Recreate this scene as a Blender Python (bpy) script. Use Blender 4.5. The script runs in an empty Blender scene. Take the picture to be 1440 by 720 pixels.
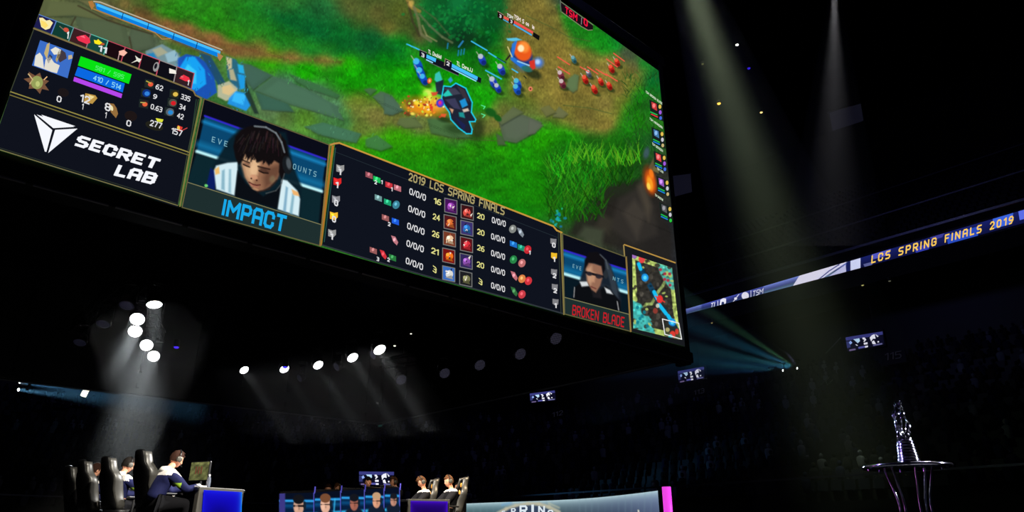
import bpy, bmesh, math, random
import numpy as np
from mathutils import Vector, Matrix
random.seed(7); RNG = np.random.default_rng(11)
SC = bpy.context.scene
COL = SC.collection
# ------------------------------------------------------------------ camera, world, light, exposure
EYE = 1.6
F, PITCH = 985.0, math.radians(22.04)
CP, SP = math.cos(PITCH), math.sin(PITCH)
cam = bpy.data.objects.new('camera', bpy.data.cameras.new('camera'))
COL.objects.link(cam); SC.camera = cam
cam.location = (0, 0, EYE); cam.rotation_euler = (math.pi/2 + PITCH, 0, 0)
cam.data.sensor_width = 36; cam.data.lens = F/1440*36
cam.data.clip_start = .05; cam.data.clip_end = 400
SC.view_settings.view_transform = 'Standard'; SC.view_settings.look = 'None'
SC.view_settings.exposure = 0.0; SC.view_settings.gamma = 1; SC.view_settings.use_curve_mapping = False
world = bpy.data.worlds.new('world'); SC.world = world; world.use_nodes = True
world.node_tree.nodes['Background'].inputs[0].default_value = (.006, .007, .02, 1)
world.node_tree.nodes['Background'].inputs[1].default_value = .25
SC.cycles.use_denoising = True
SC.cycles.volume_bounces = 0
SC.cycles.max_bounces = 6
SC.cycles.sample_clamp_indirect = 3

def ray(px, py):
    u, v = px-720, 360-py
    return Vector((u, F*CP - v*SP, F*SP + v*CP))
def P(px, py, depth):                       # a point given by photo pixel and distance along the view axis
    return Vector((0, 0, EYE)) + ray(px, py)*(depth/F)
def PZ(px, py, zrel):                       # a point given by photo pixel and height above the eye
    r = ray(px, py); return Vector((0, 0, EYE)) + r*(zrel/r.z)
AZ = .8393
D = Vector((math.sin(AZ), math.cos(AZ), 0)); N = Vector((-D.y, D.x, 0)); UP = Vector((0, 0, 1))
RC = Vector((5.83, 23.10, EYE+6.0))         # lower right corner of the lit picture
def plane_map(origin, normal):
    origin = Vector(origin); normal = Vector(normal).normalized(); c = Vector((0, 0, EYE))
    k = (origin-c).dot(normal)
    def f(px, py, off=0.0):
        r = ray(px, py); return c + r*((k+off)/r.dot(normal))
    return f
def srgb(c):
    return tuple(((x/255)/12.92 if x/255 <= .04045 else ((x/255+.055)/1.055)**2.4) for x in c)
def srgb_np(a):
    a = np.clip(a, 0, 255)/255
    return np.where(a <= .04045, a/12.92, ((a+.055)/1.055)**2.4)

def area(name, loc, target, size, energy, color, shape='DISK', spread=180, size_y=None):
    l = bpy.data.lights.new(name, 'AREA'); l.shape = shape; l.size = size
    if size_y: l.size_y = size_y
    l.energy = energy; l.color = color; l.spread = math.radians(spread)
    o = bpy.data.objects.new(name, l); COL.objects.link(o); o.location = loc
    o.rotation_euler = (Vector(target)-Vector(loc)).to_track_quat('-Z', 'Y').to_euler()
    return o
# unseen dim blue fill lights, added as ambience for the stands
area('stand_fill_light', (-6, 20, 27), (30, 45, 6), 5, 90, (.30, .32, 1.0), spread=110)
area('stand_fill_light', (6, 16, 27), (-25, 62, 6), 5, 80, (.30, .32, 1.0), spread=110)
area('stage_key_light', (2.5, 3.0, 11), (-5.6, 11.5, 2.4), .5, 105, (1.0, .93, .80), spread=26)
area('stage_key_light', (3.0, 6.0, 9.5), (-1.4, 15.6, 2.4), .4, 26, (1.0, .86, .66), spread=26)
area('stage_key_light', (-5.0, 8.4, 11), (-1.4, 15.8, 2.4), .4, 70, (1.0, .92, .8), spread=22)
area('stage_top_light', (1.2, 16.2, 6.6), (-1.5, 15.5, 2.6), .3, 34, (1.0, .74, .46), spread=50)
area('stage_back_light', (1.2, 14.0, 6.9), (-6.0, 11.5, 2.6), .4, 60, (1.0, .97, .92), spread=24)
area('rail_fill_light', (-5, 19, 1.8), (-8, 30, 8), 1.0, 12, (.85, .88, 1.0), spread=160)  # unseen uplight, added so the box's bottom rails catch light
area('trophy_fill_light', (7.5, 11, 7), (4.4, 8.1, 2.6), .3, 60, (.9, .9, 1.0), spread=26)  # unseen lights, added for highlights on trophy and table
area('trophy_fill_light', (1.6, 9.5, 5), (4.4, 8.1, 2.6), .3, 6, (.30, .16, 1.0), spread=26)
area('trophy_fill_light', (6.6, 7.4, 3.2), (4.4, 8.1, 2.5), .3, 7, (.8, .8, 1.0), spread=40)
area('trophy_fill_light', (4.2, 11.5, 3.2), (4.4, 8.1, 2.5), .5, 8, (.5, .6, 1.0), spread=60)

# ------------------------------------------------------------------ helpers: materials
MATS = {}
def mat(name, color, rough=.6, metal=0, emit=None, es=1.0, noise=0, coat=0):
    if name in MATS: return MATS[name]
    m = bpy.data.materials.new(name); m.use_nodes = True; nt = m.node_tree; b = nt.nodes['Principled BSDF']
    c = srgb(color)
    b.inputs['Base Color'].default_value = (*c, 1); b.inputs['Roughness'].default_value = rough
    b.inputs['Metallic'].default_value = metal
    if coat: b.inputs['Coat Weight'].default_value = coat
    if noise:
        t = nt.nodes.new('ShaderNodeTexNoise'); t.inputs['Scale'].default_value = noise; t.inputs['Detail'].default_value = 4
        r = nt.nodes.new('ShaderNodeValToRGB')
        r.color_ramp.elements[0].color = (*[x*.7 for x in c], 1); r.color_ramp.elements[1].color = (*[min(1, x*1.3) for x in c], 1)
        tc = nt.nodes.new('ShaderNodeTexCoord'); nt.links.new(tc.outputs['Object'], t.inputs['Vector'])
        nt.links.new(t.outputs['Fac'], r.inputs[0]); nt.links.new(r.outputs[0], b.inputs['Base Color'])
    if emit:
        b.inputs['Emission Color'].default_value = (*srgb(emit), 1); b.inputs['Emission Strength'].default_value = es
    MATS[name] = m; return m
def led_material():
    m = bpy.data.materials.new('led_picture'); m.use_nodes = True; nt = m.node_tree; nt.nodes.clear()
    a = nt.nodes.new('ShaderNodeAttribute'); a.attribute_name = 'Col'
    e = nt.nodes.new('ShaderNodeEmission'); o = nt.nodes.new('ShaderNodeOutputMaterial')
    nt.links.new(a.outputs['Color'], e.inputs['Color']); nt.links.new(e.outputs[0], o.inputs[0])
    m.cycles.emission_sampling = 'NONE'
    return m
LED = led_material()
def haze_material(name, dens, color=(1, 1, 1), aniso=.1):
    m = bpy.data.materials.new(name); m.use_nodes = True; nt = m.node_tree; nt.nodes.clear()
    s = nt.nodes.new('ShaderNodeVolumeScatter'); o = nt.nodes.new('ShaderNodeOutputMaterial')
    s.inputs['Color'].default_value = (*color, 1); s.inputs['Density'].default_value = dens
    s.inputs['Anisotropy'].default_value = aniso
    nt.links.new(s.outputs[0], o.inputs['Volume'])
    return m
HAZE = haze_material('stage_haze', .045)
HAZE_ROW = haze_material('row_haze', .06)
HAZE2 = haze_material('roof_haze', .045)
# ------------------------------------------------------------------ helpers: objects
def tag(o, label=None, cat=None, group=None, kind=None):
    if label: o['label'] = label
    if cat: o['category'] = cat
    if group: o['group'] = group
    if kind: o['kind'] = kind
    return o
def empty(name, loc=(0, 0, 0), rz=0, label=None, cat=None, group=None, kind=None):
    o = bpy.data.objects.new(name, None); COL.objects.link(o); o.empty_display_size = .1
    o.location = loc; o.rotation_euler = (0, 0, rz)
    return tag(o, label, cat, group, kind)
def link(name, me, parent=None, loc=None):
    o = bpy.data.objects.new(name, me); COL.objects.link(o)
    if parent is not None: o.parent = parent
    if loc is not None: o.location = loc
    return o
def copy_tree(o, parent=None):
    c = o.copy(); COL.objects.link(c)
    if parent is not None: c.parent = parent
    for ch in o.children: copy_tree(ch, c)
    return c
class MB:
    """collects shapes and links them as one mesh object"""
    def __init__(s): s.bm = bmesh.new()
    def box(s, c, size, rot=None, bevel=0):
        r = bmesh.ops.create_cube(s.bm, size=1)['verts']
        M = Matrix.Translation(Vector(c)) @ (rot.to_4x4() if rot is not None else Matrix.Identity(4)) @ Matrix.Diagonal((*size, 1))
        bmesh.ops.transform(s.bm, matrix=M, verts=r)
        if bevel:
            es = list({e for v in r for e in v.link_edges})
            bmesh.ops.bevel(s.bm, geom=es, offset=bevel, segments=2, affect='EDGES', profile=.5)
        return s
    def cyl(s, a, b, r1, r2=None, n=12, cap=True):
        a, b = Vector(a), Vector(b); r2 = r1 if r2 is None else r2
        d = b-a
        vs = bmesh.ops.create_cone(s.bm, cap_ends=cap, segments=n, radius1=r1, radius2=r2, depth=d.length)['verts']
        M = Matrix.Translation((a+b)/2) @ d.to_track_quat('Z', 'Y').to_matrix().to_4x4()
        bmesh.ops.transform(s.bm, matrix=M, verts=vs); return s
    def tube(s, pts, r, n=8):
        for a, b in zip(pts[:-1], pts[1:]): s.cyl(a, b, r, n=n)
        return s
    def sphere(s, c, r, sc=(1, 1, 1), n=12, rot=None):
        vs = bmesh.ops.create_uvsphere(s.bm, u_segments=n, v_segments=max(6, n*2//3), radius=r)['verts']
        M = Matrix.Translation(Vector(c)) @ (rot.to_4x4() if rot is not None else Matrix.Identity(4)) @ Matrix.Diagonal((*sc, 1))
        bmesh.ops.transform(s.bm, matrix=M, verts=vs); return s
    def lathe(s, prof, n=24, M=None):
        M = M or Matrix.Identity(4); rings = []
        for r, z in prof:
            rings.append([s.bm.verts.new(M @ Vector((max(r, 1e-4)*math.cos(2*math.pi*k/n), max(r, 1e-4)*math.sin(2*math.pi*k/n), z))) for k in range(n)])
        for A, B in zip(rings[:-1], rings[1:]):
            for k in range(n): s.bm.faces.new((A[k], A[(k+1) % n], B[(k+1) % n], B[k]))
        s.bm.faces.new(rings[0][::-1]); s.bm.faces.new(rings[-1]); return s
    def loft(s, rings, cap=True):
        R = [[s.bm.verts.new(Vector(p)) for p in ring] for ring in rings]; n = len(R[0])
        for A, B in zip(R[:-1], R[1:]):
            for k in range(n): s.bm.faces.new((A[k], A[(k+1) % n], B[(k+1) % n], B[k]))
        if cap: s.bm.faces.new(R[0][::-1]); s.bm.faces.new(R[-1])
        return s
    def quad(s, *pts):
        s.bm.faces.new([s.bm.verts.new(Vector(p)) for p in pts]); return s
    def build(s, name, m, parent=None, smooth=False, loc=None):
        bmesh.ops.recalc_face_normals(s.bm, faces=s.bm.faces)
        me = bpy.data.meshes.new(name); s.bm.to_mesh(me); s.bm.free()
        for mm in (m if isinstance(m, (list, tuple)) else [m]): me.materials.append(mm)
        if smooth:
            for p in me.polygons: p.use_smooth = True
        return link(name, me, parent, loc)
# ------------------------------------------------------------------ helpers: flat LED pictures
def add_col(me, cols):                       # cols: per vertex linear rgb
    a = me.color_attributes.new('Col', 'FLOAT_COLOR', 'POINT')
    buf = np.ones((len(me.vertices), 4), np.float32); buf[:, :3] = cols
    a.data.foreach_set('color', buf.ravel())
class Ink:
    """flat coloured shapes shown by an LED picture, all in one mesh"""
    def __init__(s, fmap, base=1): s.f = fmap; s.v = []; s.fc = []; s.c = []; s.base = base
    def poly(s, pts, color, layer=1):
        n0 = len(s.v); off = .008*(s.base+layer)
        cl = srgb(color)
        for p in pts: s.v.append(s.f(p[0], p[1], off)); s.c.append(cl)
        s.fc.append(tuple(range(n0, n0+len(pts)))); return s
    def line(s, pts, w, color, layer=1, closed=False):
        if closed: pts = list(pts)+[pts[0]]
        for a, b in zip(pts[:-1], pts[1:]):
            d = Vector((b[0]-a[0], b[1]-a[1])); L = d.length
            if L < 1e-6: continue
            d /= L; nx = Vector((-d.y, d.x))*w/2; e = d*w*.4
            A = Vector((a[0], a[1]))-e; B = Vector((b[0], b[1]))+e
            s.poly([A-nx, B-nx, B+nx, A+nx], color, layer)
        return s
    def ell(s, cx, cy, rx, ry, color, layer=1, rot=0, n=18):
        cr, sr = math.cos(rot), math.sin(rot); pts = []
        for k in range(n):
            a = 2*math.pi*k/n; x, y = rx*math.cos(a), ry*math.sin(a)
            pts.append((cx+x*cr-y*sr, cy+x*sr+y*cr))
        return s.poly(pts, color, layer)
    def text(s, t, a, b, up, color, w=.15, layer=2, gap=.28, italic=0):
        """text between baseline points a and b (photo pixels), letter height = vector up"""
        a = Vector(a); b = Vector(b); up = Vector(up); adv = []; x = 0
        for ch in t:
            g = GLYPH.get(ch)
            wd = .45 if g is None else g[0]
            adv.append((ch, x, wd)); x += wd+gap
        x = max(x-gap, .55); ex = (b-a)/x
        for ch, x0, wd in adv:
            if GLYPH.get(ch) is None: continue
            for pl in GLYPH[ch][1]:
                for p, q in zip(pl[:-1], pl[1:]):
                    p2 = Vector((x0+p[0]*wd, p[1])); q2 = Vector((x0+q[0]*wd, q[1]))
                    d = (q2-p2)
                    if d.length < 1e-6: continue
                    d.normalize(); nn = Vector((-d.y, d.x))*w/2; e = d*w*.38
                    quad = [p2-e-nn, q2+e-nn, q2+e+nn, p2-e+nn]
                    s.poly([a+ex*(k.x+italic*k.y)+up*k.y for k in quad], color, layer)
        return s
    def build(s, name, parent=None):
        me = bpy.data.meshes.new(name); me.from_pydata([tuple(v) for v in s.v], [], s.fc); me.update()
        add_col(me, np.array(s.c, np.float32)); me.materials.append(LED)
        return link(name, me, parent)
# stroke alphabet: (width, polylines), cell height 1
def _g(w, *pl): return (w, pl)
c = .18
GLYPH = {
'A': _g(.7, [(0, 0), (0, 1-c), (.2, 1), (.8, 1), (1, 1-c), (1, 0)], [(0, .42), (1, .42)]),
'B': _g(.7, [(0, 0), (0, 1), (.8, 1), (1, .85), (1, .65), (.85, .52), (0, .52)], [(.85, .52), (1, .38), (1, .15), (.8, 0), (0, 0)]),
'C': _g(.68, [(1, .7), (1, 1-c), (.8, 1), (.2, 1), (0, 1-c), (0, c), (.2, 0), (.8, 0), (1, c), (1, .3)]),
'D': _g(.7, [(0, 0), (0, 1), (.75, 1), (1, 1-c), (1, c), (.75, 0), (0, 0)]),
'E': _g(.6, [(1, 1), (0, 1), (0, 0), (1, 0)], [(0, .5), (.85, .5)]),
'F': _g(.6, [(1, 1), (0, 1), (0, 0)], [(0, .5), (.85, .5)]),
'G': _g(.7, [(1, .75), (1, 1-c), (.8, 1), (.2, 1), (0, 1-c), (0, c), (.2, 0), (.8, 0), (1, c), (1, .48), (.55, .48)]),
'H': _g(.7, [(0, 0), (0, 1)], [(1, 0), (1, 1)], [(0, .5), (1, .5)]),
'I': _g(.02, [(0, 0), (0, 1)]),
'J': _g(.6, [(1, 1), (1, c), (.8, 0), (.2, 0), (0, c)]),
'K': _g(.7, [(0, 0), (0, 1)], [(1, 1), (.15, .5), (1, 0)]),
'L': _g(.58, [(0, 1), (0, 0), (1, 0)]),
'M': _g(.95, [(0, 0), (0, 1), (.5, .4), (1, 1), (1, 0)]),
'N': _g(.72, [(0, 0), (0, 1), (1, 0), (1, 1)]),
'O': _g(.7, [(.2, 0), (0, c), (0, 1-c), (.2, 1), (.8, 1), (1, 1-c), (1, c), (.8, 0), (.2, 0)]),
'P': _g(.68, [(0, 0), (0, 1), (.8, 1), (1, 1-c), (1, .6), (.8, .44), (0, .44)]),
'Q': _g(.7, [(.2, 0), (0, c), (0, 1-c), (.2, 1), (.8, 1), (1, 1-c), (1, c), (.8, 0), (.2, 0)], [(.6, .3), (1, 0)]),
'R': _g(.7, [(0, 0), (0, 1), (.8, 1), (1, 1-c), (1, .62), (.8, .46), (0, .46)], [(.5, .46), (1, 0)]),
'S': _g(.66, [(1, 1), (.2, 1), (0, 1-c), (0, .65), (.2, .52), (.8, .48), (1, .36), (1, c), (.8, 0), (0, 0)]),
'T': _g(.7, [(0, 1), (1, 1)], [(.5, 1), (.5, 0)]),
'U': _g(.7, [(0, 1), (0, c), (.2, 0), (.8, 0), (1, c), (1, 1)]),
'V': _g(.75, [(0, 1), (.5, 0), (1, 1)]),
'W': _g(1.0, [(0, 1), (.25, 0), (.5, .7), (.75, 0), (1, 1)]),
'X': _g(.7, [(0, 0), (1, 1)], [(0, 1), (1, 0)]),
'Y': _g(.7, [(0, 1), (.5, .5), (1, 1)], [(.5, .5), (.5, 0)]),
'Z': _g(.65, [(0, 1), (1, 1), (0, 0), (1, 0)]),
'/': _g(.4, [(0, 0), (1, 1)]), '|': _g(.02, [(0, -.05), (0, 1.05)]), '.': _g(.05, [(0, 0), (1, 0)]),
'0': _g(.62, [(.25, 0), (0, .2), (0, .8), (.25, 1), (.75, 1), (1, .8), (1, .2), (.75, 0), (.25, 0)]),
'1': _g(.3, [(0, .8), (1, 1), (1, 0)]),
'2': _g(.6, [(0, .8), (.25, 1), (.75, 1), (1, .8), (1, .6), (0, 0), (1, 0)]),
'3': _g(.6, [(0, 1), (.8, 1), (1, .82), (1, .62), (.8, .52), (.3, .52)], [(.8, .52), (1, .38), (1, .18), (.8, 0), (0, 0)]),
'4': _g(.65, [(.75, 0), (.75, 1), (0, .3), (1, .3)]),
'5': _g(.6, [(1, 1), (0, 1), (0, .55), (.75, .58), (1, .4), (1, .18), (.75, 0), (0, 0)]),
'6': _g(.62, [(.9, 1), (.4, .95), (0, .55), (0, .2), (.25, 0), (.75, 0), (1, .2), (1, .4), (.75, .55), (0, .5)]),
'7': _g(.6, [(0, 1), (1, 1), (.35, 0)]),
'8': _g(.62, [(.25, .52), (0, .7), (0, .85), (.25, 1), (.75, 1), (1, .85), (1, .7), (.75, .52), (.25, .52), (0, .35), (0, .18), (.25, 0), (.75, 0), (1, .18), (1, .35), (.75, .52)]),
'9': _g(.62, [(.1, 0), (.6, .05), (1, .45), (1, .8), (.75, 1), (.25, 1), (0, .8), (0, .6), (.25, .45), (1, .5)]),
'o': _g(.5, [(.3, 0), (0, .2), (0, .45), (.3, .65), (.7, .65), (1, .45), (1, .2), (.7, 0), (.3, 0)]),
'u': _g(.5, [(0, .65), (0, .15), (.3, 0), (.8, 0), (1, .15)], [(1, .65), (1, 0)]),
'b': _g(.5, [(0, 1), (0, 0), (.7, 0), (1, .2), (1, .45), (.7, .65), (0, .6)]),
'l': _g(.02, [(0, 0), (0, 1)]), 'e': _g(.5, [(1, .05), (.3, 0), (0, .2), (0, .45), (.3, .65), (.8, .65), (1, .35), (0, .33)]),
'r': _g(.35, [(0, 0), (0, .65)], [(0, .45), (.6, .65), (1, .62)]), 'i': _g(.02, [(0, 0), (0, .65)], [(0, .85), (0, .95)]),
'k': _g(.5, [(0, 0), (0, 1)], [(1, .65), (.1, .3), (1, 0)]), 'n': _g(.5, [(0, 0), (0, .65)], [(0, .5), (.5, .65), (1, .5), (1, 0)]),
'j': _g(.2, [(1, .65), (1, -.15), (0, -.2)]), 's': _g(.45, [(1, .62), (.2, .65), (0, .5), (1, .2), (.8, 0), (0, .02)]),
'a': _g(.5, [(.1, .62), (.8, .65), (1, .5), (1, 0), (.2, 0), (0, .2), (.3, .36), (1, .36)]),
}
class Canvas:
    """a fine grid of picture dots on a display; x, y are the photo pixels of each dot"""
    def __init__(s, fmap, X, Y, off=0.0):
        s.f, s.X, s.Y, s.off = fmap, X, Y, off; s.C = np.zeros(X.shape+(3,))
    def fill(s, c): s.C[:] = c; return s
    def _box(s, x0, y0, x1, y1):
        k = max(1, min(s.X.shape)//40); x, y = s.X[::k, ::k], s.Y[::k, ::k]
        if not hasattr(s, 'pad'): s.pad = max(abs(np.diff(x, axis=1)).max(), abs(np.diff(x, axis=0)).max(), abs(np.diff(y, axis=1)).max(), abs(np.diff(y, axis=0)).max())+1
        g = s.pad; i, j = np.nonzero((x > x0-g) & (x < x1+g) & (y > y0-g) & (y < y1+g))
        if not len(i): return (np.zeros(0, int), np.zeros(0, int))
        i0, i1, j0, j1 = max(0, (i.min()-1)*k), (i.max()+2)*k, max(0, (j.min()-1)*k), (j.max()+2)*k
        X, Y = s.X[i0:i1, j0:j1], s.Y[i0:i1, j0:j1]
        a, b = np.nonzero((X > x0) & (X < x1) & (Y > y0) & (Y < y1)); return (a+i0, b+j0)
    def blend(s, m, a, color): s.C[m] = s.C[m]*(1-a[:, None]) + np.array(color)*a[:, None]
    def splat(s, pts, sharp=2.0):            # smooth interpolation between colour samples
        pts = np.array(pts, float); k = 5; h, w_ = s.X.shape
        ri = np.unique(np.append(np.arange(0, h, k), h-1)); ci = np.unique(np.append(np.arange(0, w_, k), w_-1))
        X, Y = s.X[np.ix_(ri, ci)], s.Y[np.ix_(ri, ci)]; W = np.zeros(X.shape); A = np.zeros(X.shape+(3,))
        for x, y, r, *c in pts:
            w = 1/(1e-3+(((X-x)**2+(Y-y)**2)/r**2))**sharp; W += w; A += w[..., None]*np.array(c)
        A /= W[..., None]; fi = np.interp(np.arange(h), ri, np.arange(len(ri))); fj = np.interp(np.arange(w_), ci, np.arange(len(ci)))
        i0 = np.minimum(fi.astype(int), len(ri)-2); j0 = np.minimum(fj.astype(int), len(ci)-2); u = (fi-i0)[:, None, None]; v = (fj-j0)[None, :, None]
        R = A[i0]*(1-u)+A[i0+1]*u; s.C = R[:, j0]*(1-v)+R[:, j0+1]*v; return s
    def ell(s, cx, cy, rx, ry, color, a=1, rot=0, soft=.25):
        R = max(rx, ry)*(1+soft)+1; m = s._box(cx-R, cy-R, cx+R, cy+R)
        x, y = s.X[m]-cx, s.Y[m]-cy; cr, sr = math.cos(rot), math.sin(rot)
        d = np.sqrt(((x*cr+y*sr)/rx)**2+((-x*sr+y*cr)/ry)**2)
        s.blend(m, a*np.clip((1+soft/2-d)/max(soft, 1e-3), 0, 1), color); return s
    def poly(s, pts, color, a=1, soft=.8):
        p = np.array(pts, float); x0, y0 = p.min(0)-soft-1; x1, y1 = p.max(0)+soft+1
        m = s._box(x0, y0, x1, y1); x, y = s.X[m], s.Y[m]
        ins = np.zeros(x.shape, bool); dist = np.full(x.shape, 1e9)
        for (ax, ay), (bx, by) in zip(p, np.roll(p, -1, 0)):
            cond = (ay > y) != (by > y)
            ins ^= cond & (x < (bx-ax)*(y-ay)/((by-ay) if by != ay else 1e-9)+ax)
            L = (bx-ax)**2+(by-ay)**2+1e-9; t = np.clip(((x-ax)*(bx-ax)+(y-ay)*(by-ay))/L, 0, 1)
            dist = np.minimum(dist, np.hypot(x-ax-t*(bx-ax), y-ay-t*(by-ay)))
        sd = np.where(ins, dist, -dist)
        s.blend(m, a*np.clip(.5+sd/soft/2, 0, 1), color); return s
    def line(s, pts, w, color, a=1, soft=.7):
        for A, B in zip(pts[:-1], pts[1:]):
            m = s._box(min(A[0], B[0])-w-2, min(A[1], B[1])-w-2, max(A[0], B[0])+w+2, max(A[1], B[1])+w+2)
            x, y = s.X[m], s.Y[m]; L = (B[0]-A[0])**2+(B[1]-A[1])**2+1e-9
            t = np.clip(((x-A[0])*(B[0]-A[0])+(y-A[1])*(B[1]-A[1]))/L, 0, 1)
            d = np.hypot(x-A[0]-t*(B[0]-A[0]), y-A[1]-t*(B[1]-A[1]))
            s.blend(m, a*np.clip((w/2+soft/2-d)/soft, 0, 1), color)
        return s
    def noise(s, scale, amp, seed=0, stretch=(1, 1), region=None, chroma=0):
        rg = np.random.default_rng(seed); h, w = s.X.shape
        gx = (s.X-s.X.min())/scale/stretch[0]; gy = (s.Y-s.Y.min())/scale/stretch[1]
        G = rg.normal(size=(int(gy.max())+3, int(gx.max())+3))
        ix, iy = gx.astype(int), gy.astype(int); fx, fy = gx-ix, gy-iy; fx = fx*fx*(3-2*fx); fy = fy*fy*(3-2*fy)
        n = (G[iy, ix]*(1-fx)+G[iy, ix+1]*fx)*(1-fy)+(G[iy+1, ix]*(1-fx)+G[iy+1, ix+1]*fx)*fy
        k = 1+amp*n
        if region is not None: k = 1+amp*n*region
        s.C *= np.clip(k, .2, 2)[..., None]; return s
    def build(s, name, parent=None, fmap3=None):
        h, w = s.X.shape
        V = np.array(s.f_np()) if fmap3 is None else fmap3
        me = bpy.data.meshes.new(name); me.vertices.add(h*w); me.vertices.foreach_set('co', V.reshape(-1).astype(np.float32))
        I = np.arange(h*w).reshape(h, w); q = np.stack([I[:-1, :-1], I[:-1, 1:], I[1:, 1:], I[1:, :-1]], -1).reshape(-1, 4)
        nf = len(q); me.loops.add(nf*4); me.loops.foreach_set('vertex_index', q.reshape(-1).astype(np.int32))
        me.polygons.add(nf); me.polygons.foreach_set('loop_start', (np.arange(nf)*4).astype(np.int32))
        me.update(calc_edges=True); add_col(me, srgb_np(s.C).reshape(-1, 3).astype(np.float32)); me.materials.append(LED)
        return link(name, me, parent)
    def f_np(s):
        o, n, k = s.f; u, v = s.X-720, 360-s.Y
        r = np.stack([u, F*CP-v*SP, F*SP+v*CP], -1); t = (k+s.off)/(r@np.array(n))
        return r*t[..., None]+np.array([0, 0, EYE])
def plane_np(origin, normal):
    origin = Vector(origin); normal = Vector(normal).normalized()
    return (tuple(origin), tuple(normal), (origin-Vector((0, 0, EYE))).dot(normal))
def quad_grid(q, nx, ny):                    # photo pixel grid inside a four-cornered picture TL TR BR BL
    s, t = np.meshgrid(np.linspace(0, 1, nx), np.linspace(0, 1, ny)); q = np.array(q, float)
    r = (q[0]*((1-s)*(1-t))[..., None]+q[1]*(s*(1-t))[..., None]+q[2]*(s*t)[..., None]+q[3]*((1-s)*t)[..., None])
    return r[..., 0], r[..., 1]
# ------------------------------------------------------------------ setting
M_DARK = mat('dark_concrete', (30, 30, 36), .8, noise=1.5)
M_FLOOR = mat('arena_floor', (24, 24, 28), .5, noise=.8)
M_BLACK = mat('black_paint', (14, 14, 16), .45)
M_STEEL = mat('dark_steel', (34, 34, 38), .4, .6)
M_SEAT = mat('dark_seat_plastic', (26, 28, 52), .5)
def struct(o): o['kind'] = 'structure'; return o
def boxc(a, b): return [(x+y)/2 for x, y in zip(a, b)], [abs(y-x) for x, y in zip(a, b)]
def L2W(a, b, z): return D*a+N*b+UP*z       # arena coordinates: a across, b along, z height
m = MB(); m.box((0, 30, -.1), (140, 160, .2)); struct(m.build('floor', M_FLOOR))
m = MB(); m.box((0, 40, 40.2), (160, 180, .4)); struct(m.build('ceiling', M_BLACK))
# stands: a ring of terraces round two sides of the floor
def ring(off, r=9.0, n=10):
    """plan line of a row set back 'off' metres from the front row"""
    A0, B0 = 29.0+off, 50.0+off; R = r+off; pts = [(A0, -14.0)]
    for k in range(n+1):
        t = k/n*math.pi/2; pts.append((A0-R+R*math.cos(t), B0-R+R*math.sin(t)))
    pts.append((-34.0, B0)); return pts
def terraces(name, off0, z0, rows, run, rise):
    bm = bmesh.new(); prev = None
    prof = [(off0, 0.0 if z0 < 6 else z0-.9)]
    for i in range(rows):
        prof += [(off0+i*run, z0+i*rise), (off0+(i+1)*run, z0+i*rise)]
    lines = []
    for o, z in prof: lines.append([bm.verts.new(L2W(a, b, z)) for a, b in ring(o)])
    for A, B in zip(lines[:-1], lines[1:]):
        for k in range(len(A)-1): bm.faces.new((A[k], A[k+1], B[k+1], B[k]))
    me = bpy.data.meshes.new(name); bm.to_mesh(me); bm.free(); me.materials.append(M_DARK)
    return struct(link(name, me))
LOW = (0, 3.0, 21, .86, .44); UPR = (17.0, 19.6, 22, .86, .62)
terraces('lower_stand', *LOW); terraces('upper_stand', *UPR)
def sweep(name, o0, o1, z0, z1, m, parent=None, r=None):
    bm = bmesh.new(); lines = []
    for o, z in ((o0, z0), (o1, z0), (o1, z1), (o0, z1), (o0, z0)): lines.append([bm.verts.new(L2W(a, b, z)) for a, b in ring(o)])
    for A, B in zip(lines[:-1], lines[1:]):
        for k in range(len(A)-1): bm.faces.new((A[k], A[k+1], B[k+1], B[k]))
    me = bpy.data.meshes.new(name); bm.to_mesh(me); bm.free(); me.materials.append(m); return link(name, me, parent)
struct(sweep('balcony_slab', 14.4, 18.0, 16.2, 17.3, M_DARK))
struct(sweep('wall_concourse', 18.06, 18.6, 12.2, 16.2, M_BLACK))
struct(sweep('wall_back', 36, 36.5, 30, 40, M_BLACK))
M_RAIL = mat('rail_metal', (120, 120, 135), .35, .8)
struct(sweep('trim_1', 14.3, 14.4, 18.6, 18.75, M_RAIL)); struct(sweep('trim_2', 17.0, 17.1, 21.4, 21.5, M_RAIL))
struct(sweep('trim_3', 24.0, 24.12, 26.3, 26.4, M_RAIL)); struct(sweep('trim_4', -.06, 0, 3.9, 3.98, M_RAIL))
# seats of the stands, countless in the dark
def row_points(off, step):
    pts = ring(off); out = []; carry = 0
    for (a0, b0), (a1, b1) in zip(pts[:-1], pts[1:]):
        L = math.hypot(a1-a0, b1-b0); s = carry
        while s < L:
            t = s/L; x, y = a0+(a1-a0)*t, b0+(b1-b0)*t
            out.append((x, y, math.atan2(-(a1-a0), (b1-b0)))); s += step
        carry = s-L
    return out
def seat_stand(name, cfg):
    off0, z0, rows, run, rise = cfg; V = []; Fc = []
    for i in range(rows):
        for j, (a, b, an) in enumerate(row_points(off0+(i+.62)*run, .56)):
            if j % 26 in (0, 1): continue
            z = z0+i*rise; ca, sa = math.cos(an), math.sin(an); n0 = len(V)
            for lx, ly, lz in ((-.22, -.24, .42), (.22, -.24, .42), (.22, .2, .42), (-.22, .2, .42), (-.22, .26, .86), (.22, .26, .86)):
                # ly: outwards from the floor
                V.append(L2W(a+ly*ca-lx*sa, b+ly*sa+lx*ca, z+lz))
            Fc += [(n0, n0+1, n0+2, n0+3), (n0+3, n0+2, n0+5, n0+4)]
    me = bpy.data.meshes.new(name); me.from_pydata([tuple(v) for v in V], [], Fc); me.materials.append(M_SEAT)
    return tag(link(name, me), kind='stuff')
tag(seat_stand('stadium_seats', LOW), 'rows of dark folding seats of the lower stand round the floor', 'seats')
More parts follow.
